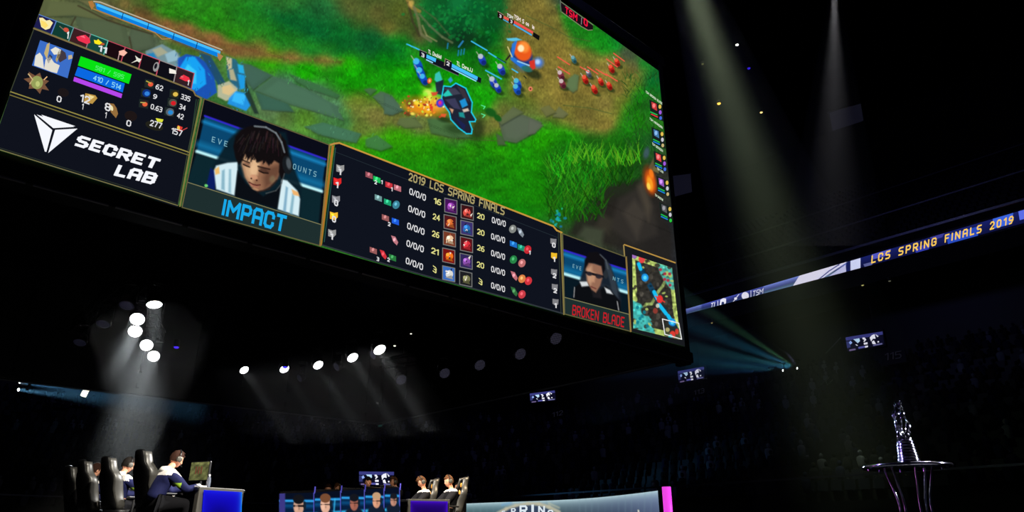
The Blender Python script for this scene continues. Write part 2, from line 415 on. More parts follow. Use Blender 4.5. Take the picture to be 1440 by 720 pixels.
tag(seat_stand('stadium_seats', UPR), 'rows of dark folding seats of the upper stand above the ribbon display', 'seats')
# ribbon display on the balcony edge
RB0 = PZ(967, 444, 15.75); RB1 = PZ(1440, 313.5, 15.75)
rdir = (RB1-RB0).normalized(); rn = Vector((-rdir.y, rdir.x, 0)); rn = rn if rn.dot(Vector((0, 0, EYE))-RB0) > 0 else -rn
RM = plane_map(RB0, rn)
ribbon = empty('ribbon_display', RB0, 0, 'long thin LED ribbon board on the balcony edge with yellow lettering', 'display')
def keep(o, parent):
    o.parent = parent; o.matrix_parent_inverse = Matrix.Translation(-parent.location); return o
ext0 = RB0-rdir*9; ext1 = RB1+rdir*6
m = MB(); mid = (ext0+ext1)/2; L = (ext1-ext0).length
rotR = Matrix((rdir, -rn, UP)).transposed()
m.box(mid-rn*.13+UP*.36, (L, .2, .95), rotR); keep(m.build('housing', M_BLACK), ribbon)
# picture: outline px top/bottom along x
def rby(x): return 444+(x-967)*(313.5-444)/473, 434+(x-967)*(304.4-434)/473-0
def rby2(x):
    b = 444.3+(x-967)*(-.2765); h = 10.3+(x-967)*.0175; return b, b-h
def ru(x, t):                                # photo pixel at x and share t of the strip's height
    b, tp = rby2(x); return (x, b+(tp-b)*t)
xs = np.linspace(900, 1500, 220); ts = np.linspace(0, 1, 9)
XX, TT = np.meshgrid(xs, ts); B = 444.3+(XX-967)*(-.2765); H = 10.3+(XX-967)*.0175; YY = B-H*TT
cv = Canvas(plane_np(RB0, rn), XX, YY)
base = np.stack([60+60*np.abs(TT-.45)*2, 75+70*np.abs(TT-.5)*2, 120+90*np.abs(TT-.4)*2], -1)
nav = np.stack([14+10*TT, 18+14*TT, 62+40*TT], -1)
cv.C = np.where((XX < 1196)[..., None], base, nav)
g = ((XX > 985) & (XX < 1075))[..., None]; cv.C = np.where(g, cv.C*np.array([.6, .6, .8]), cv.C)
keep(cv.build('picture'), ribbon)
ik = Ink(RM, 1)
def rq(x0, x1, t0, t1, col, sl=0, lay=1): ik.poly([ru(x0, t0), ru(x1, t0), ru(x1+sl, t1), ru(x0+sl, t1)], col, lay)
ik.poly([ru(1114, 0), ru(1155, 0), ru(1192, 1), ru(1124, 1)], (235, 232, 255), 1)
ik.poly([ru(1163, 0), ru(1190, 0), ru(1189, .75)], (200, 200, 240), 1)
ik.line([ru(1152, .05), ru(1166, .6), ru(1180, .95)], 1.6, (70, 75, 150), 2)
rq(1196, 1210, .02, .98, (214, 220, 255)); rq(1190, 1196, 0, 1, (22, 30, 90))
for x0, x1, t0, t1, cc in ((1228, 1250, .5, 1, (80, 85, 190)), (1288, 1306, 0, .5, (50, 60, 170)), (1333, 1375, 0, .75, (40, 75, 190)), (1398, 1422, .2, 1, (60, 100, 220)), (1310, 1325, .7, 1, (60, 60, 150)), (1216, 1226, 0, .3, (90, 95, 150)), (1434, 1440, .3, 1, (90, 110, 230))):
    ik.poly([ru(x0, t0), ru(x1, t0), ru(x1+3, t1), ru(x0-2, t1)], cc, 1)
keep(ik.build('graphics'), ribbon)
ik = Ink(RM, 3)
ik.text('LCS SPRING FINALS 2019', ru(1226, .22), ru(1424, .24), (.6, -9.5), (255, 205, 90), .22, 1, gap=.62)
def up_(x): b, t = rby2(x); return (0, (t-b)*.55)
ik.text('TL', ru(999, .2), ru(1007, .2), (1.2, -6.6), (235, 235, 255), .16, 1)
ik.text('TSM', ru(1058.5, .22), ru(1072.5, .22), (.8, -6.8), (235, 235, 255), .16, 1)
ik.line([ru(1009.5, .1), ru(1009.5, .85)], .9, (225, 225, 255), 1); ik.line([ru(1056, .1), ru(1056, .9)], .9, (225, 225, 255), 1)
ik.ell(*ru(1048, .5), 5.2, 5.4, (240, 238, 255), 1); ik.line([ru(1030, .1), ru(1039, .9)], 1.0, (235, 235, 255), 1); ik.ell(*ru(1034.5, .5), 2.1, 1.8, (240, 240, 255), 1)
ik.poly([ru(1012, .2), ru(1013, .9), ru(1017, 1), ru(1021, .85), ru(1021, .35), ru(1019, .05), ru(1018, .5), ru(1015, .6), ru(1014, .1)], (238, 238, 255), 1)
keep(ik.build('lettering'), ribbon)
# small hanging score displays
def score_display(q, dn, label, off=0):
    """q: photo corners TL TR BR BL; dn: distance"""
    pts = [P(*q[0], dn), None, None, P(*q[3], dn)]
    o = (pts[0]+pts[3])/2
    dirn = (-N) if off == 0 else Vector((1, 0, 0)); nrm = Vector((-dirn.y, dirn.x, 0))
    if nrm.dot(Vector((0, 0, EYE))-o) < 0: nrm = -nrm
    fm = plane_map(o, nrm); f3 = [fm(*c) for c in q]
    t = empty('score_display', (f3[0]+f3[1]+f3[2]+f3[3])/4, 0, label, 'display', 'hanging score displays')
    w = ((f3[1]-f3[0]).length); h = (f3[0]-f3[3]).length; c3 = t.location
    ax = (f3[1]-f3[0]); ax.z = 0; ax.normalize(); rot = Matrix((ax, Vector((-nrm.x, -nrm.y, 0)), UP)).transposed()
    m = MB(); m.box(c3-nrm*.12, (w+.12, .2, h+.16), rot, .02); keep(m.build('housing', M_BLACK), t)
    for sg in (-1, 1): m = MB(); m.cyl(c3-nrm*.1+UP*h/2+ax*w*.3*sg, c3-nrm*.1+UP*(h/2+1.6)+ax*w*.3*sg, .03); keep(m.build('bracket', M_STEEL), t)
    def uv(s, v): return tuple(q[0][i]*(1-s)*(1-v)+q[1][i]*s*(1-v)+q[2][i]*s*v+q[3][i]*(1-s)*v for i in (0, 1))
    i1 = Ink(fm, 0); P4 = lambda s0, v0, s1, v1, c, l=1: i1.poly([uv(s0, v0), uv(s1, v0), uv(s1, v1), uv(s0, v1)], c, l)
    P4(0, 0, 1, 1, (12, 12, 34)); P4(0, 0, 1, .24, (58, 60, 128), 2); P4(0, .3, .1, .75, (50, 55, 110), 2)
    P4(.3, .82, .5, .95, (90, 90, 170), 2); P4(.05, .88, .22, .99, (110, 95, 140), 2); P4(.7, .85, .95, .96, (100, 100, 150), 2)
    W_ = (240, 240, 255)
    i1.poly([uv(.2, .22), uv(.36, .22), uv(.37, .42), uv(.3, .55), uv(.26, .4)], (190, 225, 255), 3)
    i1.poly([uv(.07, .4), uv(.12, .28), uv(.16, .45), uv(.1, .55)], (150, 180, 250), 3)
    i1.poly([uv(.23, .6), uv(.27, .62), uv(.3, .72), uv(.26, .7)], W_, 3)
    i1.poly([uv(.44, .22), uv(.5, .22), uv(.54, .4), uv(.48, .55), uv(.46, .5), uv(.49, .38), uv(.45, .34)], W_, 3)
    P4(.46, .6, .56, .74, W_, 3); P4(.48, .84, .56, .96, W_, 3)
    i1.poly([uv(.64, .3), uv(.7, .16), uv(.78, .1), uv(.79, .45), uv(.72, .42), uv(.66, .6)], W_, 3)
    i1.poly([uv(.8, .1), uv(.88, .32), uv(.84, .36)], W_, 3); i1.poly([uv(.68, .62), uv(.74, .55), uv(.78, .85), uv(.69, .8)], W_, 3); P4(.83, .66, .87, .76, W_, 3)
    keep(i1.build('picture', None), t); return t
score_display([(1189, 474.5), (1241, 466), (1243.5, 484.5), (1192, 494.5)], 40, 'small lit score display hanging right of the teal beams under the ribbon display')
score_display([(953, 522), (990, 515.5), (991, 532), (954.5, 538.5)], 46, 'small lit score display beside the lower right corner of the screen box')
score_display([(745, 553.5), (780, 549), (782, 562.5), (746, 566.5)], 52, 'small lit score display just under the screen box edge')
score_display([(505, 663), (554, 663.5), (554, 683), (505, 682)], 38, 'small lit score display low behind the casters heads', 1)
# dim section numbers on the concourse wall
def number_sign(t, x, y, d, label, px=22):
    o = P(x, y, d); fm = plane_map(o, -D)
    e = empty('section_sign', o, 0, label, 'sign', 'section number signs')
    m = MB(); rot = Matrix((N, D, UP)).transposed(); w = px/F*d
    m.box(o+D*.06, (w*1.5, .08, w*.9), rot); keep(m.build('board', M_BLACK), e)
    i1 = Ink(fm, 1); i1.text(t, (x-px/2, y+4.5), (x+px/2, y+1), (0, -px*.42), (18, 18, 27), .13, 1); keep(i1.build('lettering'), e)
number_sign('112', 784, 582, 50, 'dim section number sign below the score display nearest the screen box edge', 14)
number_sign('113', 983, 551, 45, 'dim section number sign below the score display beside the box corner', 14)
number_sign('115', 1256, 502, 38, 'dim section number sign below the rightmost score display', 22)
def glow_sign(x0, y0, x1, y1, d_, col, es, label, name='exit_sign'):
    a, b = P(x0, y0, d_), P(x1, y1, d_); c3 = (a+b)/2; rot = Matrix((N, D, UP)).transposed(); w_ = abs((b-a).length); h_ = abs(a.z-b.z)
    e = empty(name, c3, 0, label, 'sign'); m = MB(); m.box(c3+D*.05, (w_+.1, .1, h_+.1), rot); keep(m.build('housing', M_BLACK), e)
    mm = mat('glow_%d_%d' % (col[0], col[1]), col, .5, emit=col, es=es); m = MB(); m.box(c3-D*.02, (w_, .04, h_), rot); keep(m.build('lit_face', mm), e)
glow_sign(1424, 352, 1446, 338, 40, (120, 50, 36), .8, 'dull red glowing strip standing in for a lit concourse opening under the ribbon display at the right edge', 'opening_glow')  # glowing strip stands in for a dim red concourse opening
glow_sign(531, 600, 539, 596, 62, (14, 50, 46), .7, 'tiny dim green exit sign under the far corner of the screen box')
for (a, b, d_, lb) in (((1161, 497), (1182, 475), 38.5, 'thin metal stair handrail left of the rightmost score display'), ((1154, 541), (1166, 530), 38, 'short metal stair handrail below the teal lights, left one'), ((1163, 542), (1171, 534), 38, 'short metal stair handrail below the teal lights, right one')):
    A_, B_ = P(*a, d_), P(*b, d_+1.5); e = empty('handrail', A_, 0, lb, 'handrail', 'stair handrails'); m = MB(); m.cyl(A_, B_, .03, n=8); keep(m.build('rail', M_RAIL, None, True), e)
    for q_ in (A_, (A_+B_)/2, B_): m = MB(); m.cyl(q_, q_-UP*.95, .022, n=6); keep(m.build('post', M_STEEL), e)
# ------------------------------------------------------------------ hanging video cube
SCR_N = -N                                   # the near picture faces -N
SM = plane_map(RC, SCR_N); SNP = plane_np(RC, SCR_N)
PW, PH = 19.45, 11.47
scr = empty('video_screen', RC-D*PW/2, 0, 'huge near LED video screen showing the game with player cameras and score table', 'screen')
def inv_proj(V):                             # world points (…,3) -> photo pixels
    x = V[..., 0]; y = V[..., 1]; z = V[..., 2]-EYE
    dep = y*CP+z*SP; v = -y*SP+z*CP; return 720+F*x/dep, 360-F*v/dep
# outline of the lit picture in plane coordinates (a along -D from the right edge, h above the lower edge)
def pl(px, py):
    w = SM(px, py)-RC; return -w.dot(D), w.z
botpx = [(-16, 207), (0, 211.7), (120, 249.4), (180, 267.8), (300, 303.3), (400, 332.8), (520, 367.2), (600, 390), (720, 422.2), (800, 444), (884, 465.6), (965, 488)]
bp = np.array([pl(*q) for q in botpx]); o_ = np.argsort(bp[:, 0]); bp = bp[o_]
pr0, pr1 = pl(929, 102), pl(964.5, 487.5); pl0, pl1 = pl(61.5, 0), pl(15, 130); tl0, tl1 = pl(786.7, 0), pl(898, 79.5)
nx, ny = 980, 560
s = np.linspace(0, 1, nx)**1.12; t = np.linspace(0, 1, ny)**.94    # s: 0 left ... 1 right ; t: 0 bottom
S_, T_ = np.meshgrid(s, t)
def edge(a, b, h): return a[0]+(b[0]-a[0])*(h-a[1])/(b[1]-a[1])
def topline(a): return tl0[1]+(a-tl0[0])*(tl1[1]-tl0[1])/(tl1[0]-tl0[0])
HH = T_*PH
aR = edge(pr0, pr1, HH); aL = edge(pl0, pl1, HH); A_ = aL+(aR-aL)*S_
hb = np.interp(A_, bp[:, 0], bp[:, 1]); ht = topline(A_)
HH = hb+(ht-hb)*T_; aR = edge(pr0, pr1, HH); aL = edge(pl0, pl1, HH); A_ = aL+(aR-aL)*S_
d3 = np.array(D); V3 = np.array(RC)-A_[..., None]*d3; V3[..., 2] = RC.z+HH
X_, Y_ = inv_proj(V3)
cv = Canvas(SNP, X_, Y_)
cv.splat([
 (75,8,14,88,98,58),(110,30,14,80,92,64),(150,18,14,92,82,52),(60,18,8,92,88,60),(180,52,14,84,98,72),(215,60,12,78,92,70),(200,20,12,60,60,30),
 (176,6,8,110,96,52),(196,24,6,140,88,48),(240,20,16,50,122,22),(262,8,16,44,130,26),(222,6,10,78,110,36),(236,34,8,150,84,48),(262,42,10,140,84,50),(300,56,12,136,88,52),
 (330,72,10,128,100,54),(300,28,18,38,138,20),(330,50,12,42,140,18),(366,66,12,110,112,46),(410,80,10,108,112,44),(455,86,10,96,118,40),(490,90,12,36,150,10),(350,18,18,26,118,38),
 (400,8,18,40,100,40),(400,36,20,10,104,44),(440,50,18,8,100,52),(480,56,14,12,112,32),(520,56,16,20,96,50),(450,16,14,28,88,44),(495,8,12,62,84,44),(530,18,10,92,92,48),
 (545,38,10,106,102,40),(562,14,10,70,96,28),(505,36,10,40,96,36),(380,82,14,70,146,12),(430,100,14,30,160,6),(500,110,16,20,150,6),(545,80,16,10,130,12),(560,64,10,14,134,18),
 (330,92,10,70,130,60),(345,110,10,62,96,78),(400,120,16,68,110,82),(440,135,16,70,108,78),(470,150,10,66,104,72),(380,150,12,84,112,70),(430,165,12,78,124,40),(400,166,8,74,100,48),
 (480,172,12,62,114,60),(530,165,14,108,108,52),(510,180,12,90,110,44),(505,140,12,92,116,36),(540,145,10,84,120,36),(515,205,12,60,150,16),(560,195,16,54,150,10),(560,170,8,96,104,50),
 (590,175,10,80,112,60),(640,195,14,62,110,52),(600,205,14,48,148,8),(540,225,14,30,140,10),(620,225,20,24,124,14),(680,240,22,14,108,16),(560,240,16,20,120,10),(700,210,14,40,140,10),
 (660,215,12,44,130,16),(590,122,10,30,150,8),(585,100,10,20,140,10),(560,112,12,18,150,6),(640,105,16,14,140,8),(680,140,10,24,144,12),(700,150,8,84,110,40),(700,172,10,104,104,44),(684,184,8,92,108,40),
 (735,180,10,88,104,76),(760,200,12,36,150,6),(740,225,18,20,132,10),(760,260,18,16,120,12),(730,275,18,14,112,14),(800,205,12,26,148,8),(770,150,8,98,108,50),(850,175,10,112,108,48),(825,165,10,106,106,54),
 (735,70,14,104,102,36),(760,40,16,100,98,44),(780,70,16,128,110,44),(760,100,16,124,110,46),(800,90,14,126,110,46),(830,120,12,132,112,50),(790,130,12,122,110,48),(740,130,12,90,112,36),(755,10,14,98,92,44),
 (720,20,10,84,94,44),(850,100,12,120,108,48),(870,125,10,110,108,50),(850,145,10,104,104,60),(800,30,10,40,116,30),(815,50,12,24,132,14),(845,66,12,14,138,24),(862,60,8,20,120,50),(882,78,8,66,80,56),(890,95,8,80,92,58),
 (905,95,8,28,110,36),(880,145,12,44,130,20),(895,130,12,12,130,14),(915,120,10,10,96,40),(925,110,8,14,92,40),(890,165,12,34,138,10),(905,200,10,22,70,30),(912,150,8,30,94,30),(880,190,10,30,130,14),(866,200,10,40,140,14),
 (790,6,8,24,60,50),(775,0,10,22,50,44),(800,-20,20,22,60,40),(840,230,16,26,104,22),(800,250,16,36,116,24),(830,270,14,34,78,26),(870,255,14,28,62,24),(900,250,12,40,46,36),(790,300,12,30,86,30),(810,320,12,44,60,36),
 (860,290,14,38,36,30),(890,300,16,46,44,40),(920,300,16,40,40,40),(925,340,16,38,38,42),(890,335,16,40,40,40),(855,325,14,52,54,42),(835,335,10,60,66,50),(935,370,10,34,34,38),(935,240,8,40,40,36),(940,310,10,34,36,40),
 (640,20,16,10,92,40),(600,12,10,22,110,44),(680,20,16,8,84,34),(640,50,14,10,60,30),(690,50,10,8,84,24),(590,50,8,70,76,40),(660,70,10,10,104,16),(705,90,12,10,140,10),(620,78,10,14,110,16),(700,0,14,14,80,34),
 (640,-30,30,14,80,36),(500,-30,30,40,80,40),(350,-30,30,40,110,30),(200,-30,30,70,90,40),(90,-30,30,80,84,56),(700,-60,40,60,80,40),(0,-60,50,70,80,50),(330,-120,80,30,90,40),(500,-160,80,60,90,50)], 1.7)
cv.C = np.clip((cv.C-20)*1.10+20, 0, 255)
grass = np.clip((cv.C[..., 1]-cv.C[..., 0]-10)/60, 0, 1)
for pts, col, a, sf in (
 ([(300,78),(420,92),(520,96),(620,108),(700,128),(700,145),(640,150),(560,138),(500,128),(440,110),(380,98)], (22,146,10), .7, 10),
 ([(330,18),(420,14),(500,38),(575,58),(570,84),(470,72),(380,50)], (12,92,38), .75, 12), ([(200,-6),(330,-6),(400,40),(470,66),(440,76),(330,50),(230,24)], (36,126,22), .6, 9),
 ([(455,-20),(590,-20),(584,52),(540,46),(500,34)], (82,86,38), .7, 10), ([(188,12),(215,20),(262,34),(330,58),(400,76),(482,85),(478,90),(400,86),(340,82),(290,70),(240,57),(196,38)], (124,88,50), .8, 6),
 ([(484,142),(560,152),(620,160),(700,165),(770,168),(770,150),(700,142),(696,188),(620,198),(560,180),(496,166)], (106,104,50), .6, 8), ([(712,-10),(775,-10),(800,30),(850,70),(905,100),(905,118),(880,150),(868,185),(850,190),(790,176),(760,150),(722,128),(708,90),(716,50)], (120,106,46), .75, 9),
 ([(786,10),(812,22),(860,50),(872,66),(846,76),(810,62),(794,38)], (18,124,24), .8, 6), ([(560,200),(700,196),(790,186),(800,220),(770,300),(700,286),(560,226),(490,205)], (30,132,8), .65, 12), ([(860,186),(884,150),(912,118),(926,120),(922,170),(900,210),(872,205)], (24,104,20), .6, 8),
 ([(765,218),(790,196),(870,186),(905,204),(905,255),(860,276),(805,325),(775,285)], (22,84,16), .75, 8)): cv.poly(pts, col, a, sf)
cv.noise(1.6, .07, 1, (1, 1.6)); cv.noise(4, .045, 2, (1.6, 1)); cv.noise(11, .055, 3, (1.6, 1)); cv.noise(30, .04, 4)
# flagstones
SH = (34, 44, 34)
def stone(pts, col, crack=1.6):
    cv.poly([(x+.6, y+1.6) for x, y in pts], SH, .5, 1.4); cv.poly(pts, col, .88, 1.2)
    c0 = np.mean(np.array(pts), 0); inner = [tuple(c0+(np.array(p)-c0)*.8-np.array([.5, .8])) for p in pts]
    cv.poly(inner, tuple(min(255, k*1.09) for k in col), .5, 2)
for pts, col in (
 ([(62,0),(110,4),(158,26),(148,30),(104,22),(54,24)], (92,100,64)), ([(150,28),(176,36),(182,66),(150,60),(112,48),(106,24)], (80,94,68)), ([(54,26),(100,26),(104,46),(58,36)], (86,96,62)),
 ([(186,38),(214,48),(218,66),(188,74),(180,52)], (78,92,70)),([(110,0),(150,2),(176,24),(150,24)], (104,104,66)),
 ([(338,88),(352,91),(383,106),(356,126),(344,110)], (64,98,84)), ([(384,107),(431,125),(474,149),(483,169),(446,158),(409,147),(358,127)], (72,110,86)),
 ([(407,104),(452,121),(478,134),(474,138),(437,126),(416,114)], (58,108,66)), ([(359,129),(405,146),(413,157),(388,156),(368,154)], (56,96,80)),
 ([(428,178),(454,172),(508,188),(501,201),(476,196),(448,189)], (66,114,86)), ([(512,126),(519,124),(530,126),(521,134)], (66,106,64)),
 ([(536,128),(551,134),(560,157),(547,162),(534,146),(524,136)], (76,106,80)), ([(514,196),(530,190),(552,206),(536,212),(514,206)], (62,120,64)),
 ([(540,132),(552,136),(568,155),(552,162),(540,160)], (74,104,84)), ([(562,166),(584,165),(594,178),(570,180),(558,174)], (92,108,64)),
 ([(601,168),(606,162),(640,176),(664,193),(640,194),(606,187)], (70,108,62)), ([(702,172),(712,164),(735,161),(762,172),(752,186),(726,201),(708,198)], (86,98,80)),
 ([(698,188),(706,192),(712,204),(700,204)], (70,92,60)), ([(798,112),(808,104),(814,106),(812,126),(806,130),(796,124)], (92,116,76)),
 ([(777,164),(786,150),(799,160),(792,166)], (104,108,70)), ([(744,166),(764,176),(752,188),(742,190)], (92,100,84)), ([(760,152),(772,148),(782,158),(768,164)], (106,108,62)),
 ([(705,176),(700,170),(722,150),(736,158)], (92,104,70))): stone(pts, col)
for l in ([(110,8),(150,28),(180,38),(214,48)], [(106,24),(98,40)], [(182,52),(186,74)]): cv.line(l, 2.2, (58, 50, 34), .8, 1.4)
for l in ([(740,22),(775,38),(800,52),(830,58)], [(792,148),(830,152),(860,160)], [(640,195),(700,198)]): cv.line(l, 1.2, (74, 92, 44), .7, 1.2)
# blue stone ring and pool at the left
for pts, col in (([(205,72),(228,62),(250,74),(262,96),(230,96),(205,84)], (120,150,160)), ([(214,70),(226,66),(236,74),(222,80)], (170,170,140)), ([(232,76),(246,70),(252,84),(236,88)], (150,190,205)),
 ([(206,76),(216,74),(222,84),(210,84)], (30,130,190)), ([(250,82),(262,76),(280,80),(300,96),(305,130),(290,140),(258,124),(250,108)], (24,80,190)),
 ([(252,96),(262,80),(274,80),(288,98),(290,118),(276,128),(256,118)], (24,170,250)), ([(256,104),(264,90),(276,100),(276,118),(262,116)], (60,205,255)),
 ([(280,74),(296,78),(318,118),(310,126),(296,100)], (30,74,110)), ([(318,79),(332,84),(344,104),(342,122),(332,128),(320,108)], (40,100,130)),
 ([(318,80),(326,82),(326,96),(320,98)], (214,196,150)), ([(334,90),(342,92),(344,104),(336,102)], (40,180,240)), ([(322,98),(328,97),(333,114),(324,112)], (190,180,140)), ([(334,104),(344,106),(345,124),(338,126)], (30,160,235)),
 ([(306,120),(322,114),(334,124),(332,136),(318,142),(306,136)], (190,190,160)), ([(312,122),(324,119),(331,127),(322,134),(313,131)], (224,196,140)), ([(332,128),(350,132),(354,146),(346,156),(320,146),(322,138)], (34,150,240)),
 ([(330,130),(346,133),(342,148),(326,142)], (60,190,255)), ([(345,112),(350,126),(364,160),(358,160),(344,132)], (34,52,44))): cv.poly(pts, col, .92, 1.0)
# tree
for x, y, r, col in ((620,8,22,(12,84,38)),(660,14,26,(8,92,44)),(640,34,26,(10,76,36)),(690,30,18,(8,78,32)),(610,36,14,(20,80,36)),(646,6,14,(20,120,60)),(625,22,10,(22,112,52)),(668,28,10,(16,116,50)),(700,12,10,(20,96,40)),(655,56,18,(14,46,26)),(625,58,14,(28,52,28)),(680,58,12,(8,60,24))):
    cv.ell(x, y, r, r*.8, col, .75, 0, .7)
for k in range(260):
    x, y = RNG.normal(648, 26), RNG.normal(24, 16); g_ = RNG.uniform(70, 150)
    if y < 62: cv.ell(x, y, RNG.uniform(1.2, 3.4), RNG.uniform(1, 2.4), (g_*.14, g_, g_*.42), .55, RNG.uniform(0, 3), .6)
for l, w, col in (([(573,0),(578,10),(590,16)],5,(150,126,60)), ([(582,10),(588,26),(592,48),(606,58)],4,(110,112,76)), ([(590,20),(604,36),(622,52),(636,60)],3,(96,110,74)), ([(588,8),(612,26),(632,50)],2,(70,96,54)), ([(594,36),(600,50),(614,58)],2,(146,140,96)), ([(574,4),(580,30),(590,50)],3,(60,58,36))): cv.line(l, w, col, .8, 2)
cv.ell(578, 5, 4, 5, (224, 180, 90), .7, .4, .8)
# rock and dark hollow lower right
for pts, col, a in (([(800,330),(812,300),(850,262),(905,250),(925,262),(945,330),(945,368),(882,352)], (36,33,30), .8), ([(858,320),(870,280),(900,262),(920,290),(925,330),(890,345)], (52,48,44), .7),
 ([(812,332),(822,318),(850,322),(846,346)], (70,80,60), .7), ([(876,300),(892,280),(908,300),(896,336)], (70,64,56), .6), ([(896,262),(906,250),(916,290),(912,312)], (78,70,58), .7), ([(838,318),(846,300),(862,310),(856,330)], (60,56,46), .6)):
    cv.poly(pts, col, a, 4)
# grass tufts: curved blades
def blade(x, y, L, ang, col, w):
    pts = []; a = ang
    for k in range(5): pts.append((x, y)); x += math.cos(a)*L/4; y -= math.sin(a)*L/4; a += RNG.normal(0, .07)-.05*np.sign(math.cos(ang))
    for k in range(4): cv.line(pts[k:k+2], w*(1-k*.2), col, .75, .9)
for k in range(900):
    u = RNG.uniform(0, 1); x = 770+u*118; yb = 225+RNG.uniform(0, 1)*88-abs(u-.4)*10; 
    if x > 850 and yb > 262: continue
    dk = np.clip((yb-235)/90, 0, 1)*.35+np.clip((x-800)/110, 0, 1)*.4; g_ = RNG.uniform(70, 200)*(1-dk)
    blade(x, yb, RNG.uniform(12, 30), RNG.uniform(.9, 2.3), (g_*RNG.uniform(.12, .45), g_, g_*.14), RNG.uniform(.8, 1.8))
for k in range(70):
    x = RNG.uniform(800, 902); blade(x, 228-abs(x-860)*.1+RNG.uniform(-8, 8), RNG.uniform(14, 30), RNG.uniform(1.0, 2.2), (RNG.uniform(60, 110), RNG.uniform(150, 200), 30), 1.3)
for k in range(200):
    x = RNG.uniform(878, 930); y = RNG.uniform(105, 215); g_ = RNG.uniform(50, 125); blade(x, y, RNG.uniform(7, 15), RNG.uniform(.8, 2.4), (g_*.4, g_, g_*.35), .9)
for k in range(2600):
    x = RNG.uniform(180, 880); y = RNG.uniform(0, 300)
    i = np.argmin((X_[::14, ::14]-x)**2+(Y_[::14, ::14]-y)**2); cc = cv.C[::14, ::14].reshape(-1, 3)[i]
    if cc[1] > cc[0]+45: blade(x, y, RNG.uniform(2.5, 6), RNG.uniform(.9, 2.2), tuple(np.clip(cc*RNG.uniform(.72, 1.35), 0, 235)), .8)
# brown ruts
for l in ([(190,24),(240,44),(300,60),(360,72)], [(200,36),(250,50),(330,78)]): cv.line(l, 3, (120, 70, 40), .35, 4)
# flame
for x, y, rx, ry, col in ((914,254,9,20,(150,60,20)),(915,256,6.5,15,(235,100,20)),(914,258,4,10,(255,170,40)),(912,262,2.5,5,(255,225,90)),(916,244,3,7,(255,130,30))): cv.ell(x, y, rx, ry, col, .85, -.2, .6)
cv.poly([(912,236),(919,222),(920,240)], (110,90,60), .8, 1); cv.ell(909, 215, 4, 8, (80, 90, 130), .6, .2, .8); cv.poly([(920,232),(928,236),(926,244),(918,240)], (120,112,70), .8, 1)
for k in range(22): x, y = 782+RNG.normal(0, 4)+RNG.uniform(-2, 6), 306+RNG.normal(0, 8); cv.ell(x, y, RNG.uniform(1.5, 3.2), RNG.uniform(1, 2), (RNG.uniform(10, 40), RNG.uniform(110, 190), RNG.uniform(110, 180)), .85, RNG.uniform(0, 3), .4)
# glow of the fight
for x, y, rx, ry, col, a in ((600,150,28,12,(230,120,20),.75),(588,152,20,8,(250,150,30),.7),(606,138,14,10,(180,230,30),.7),(612,146,16,9,(255,170,60),.8),(604,124,12,7,(120,230,30),.7),(620,128,10,7,(70,230,140),.6),
  (576,146,5,5,(110,60,40),.8),(574,160,4,3,(120,50,30),.7),(602,130,6,4,(240,240,110),.8),(585,144,3,3,(255,230,60),.9),(590,148,4,3,(255,220,40),.9),(603,152,5,7,(255,200,40),.9),(580,160,3,2,(255,230,90),.9),(600,162,2,2,(240,240,90),.9),(598,132,3,3,(150,250,60),.8),(604,138,3,5,(230,250,90),.9),
  (735,92,11,8,(50,100,220),.35),(757,88,7,7,(70,130,250),.8),(756,87,3.5,3.5,(190,220,255),.9),(640,182,14,6,(30,54,24),.6),(672,182,9,16,(34,44,22),.75),(625,168,9,4,(26,44,20),.7)): cv.ell(x, y, rx, ry, col, a, .2, .9)
for k in range(60):
    x, y = RNG.normal(594, 13), RNG.normal(148, 9); cv.ell(x, y, RNG.uniform(.7, 2.2), RNG.uniform(.6, 1.6), [(255,225,70),(250,140,40),(200,60,40),(190,240,70),(120,50,40),(255,250,190)][RNG.integers(0, 6)], .85, RNG.uniform(0, 3), .4)
# dark shadow figure with green horns
cv.ell(690, 158, 9, 5.5, (16,84,24), .9, .5, .5); cv.ell(700, 166, 6, 4, (16,84,24), .9, .7, .5); cv.line([(677,148),(682,150),(680,153)], 1.2, (90,240,160)); cv.line([(677,160),(682,162),(679,165)], 1.2, (90,240,160))
# generic small troops
def troop(x, y, s_, body, lite, ang=.3):
    s_ *= 1.22
    cv.ell(x+2*s_, y+4.5*s_, 5*s_, 2.6*s_, (18, 36, 16), .6, .4, .6)
    cv.ell(x, y, 3.0*s_, 5.2*s_, body, .95, ang-.7, .3); cv.ell(x-1.4*s_, y-3*s_, 2.3*s_, 2.3*s_, lite, .95, 0, .3)
    cv.ell(x+1.5*s_, y+2.5*s_, 2.2*s_, 2.0*s_, tuple(k*.6 for k in body), .9, 0, .3)
    cv.line([(x-3*s_, y-4*s_), (x-5*s_, y-7*s_)], 1.1, (200, 190, 180), .8)
for x, y, sc in ((868,88,.95),(860,97,1),(845,115,.95),(857,121,.95),(823,112,1.05),(836,126,1.05)): troop(x, y, sc, (190, 30, 24), (240, 90, 60))
for x, y in ((789,106),(791,118)): troop(x, y, 1.1, (120, 40, 60), (210, 190, 190))
troop(828, 104, .9, (90, 90, 110), (200, 200, 210)); troop(807, 84, .9, (50, 110, 120), (110, 170, 180))
for x, y, sc in ((678,84,1.3),(705,98,1.3),(694,116,1.35),(700,124,1.1)): troop(x, y, sc, (30, 60, 190), (190, 200, 205))
for x, y in ((728,118),(727,126)): troop(x, y, 1.25, (20, 80, 200), (80, 190, 220))
for x, y, sc in ((588,92,1.6),(592,104,1.5),(596,112,1.3)): troop(x, y, sc, (16, 70, 200), (70, 190, 240))
cv.ell(604, 113.5, 3, 4, (235, 90, 40), 1, .3, .3); cv.ell(604, 113.5, 1.4, 2, (250, 190, 120), 1); cv.ell(746, 125, 3, 3.4, (240, 130, 100), .9, 0, .3); cv.ell(746, 125, 1.2, 1.4, (90, 30, 20), .9)
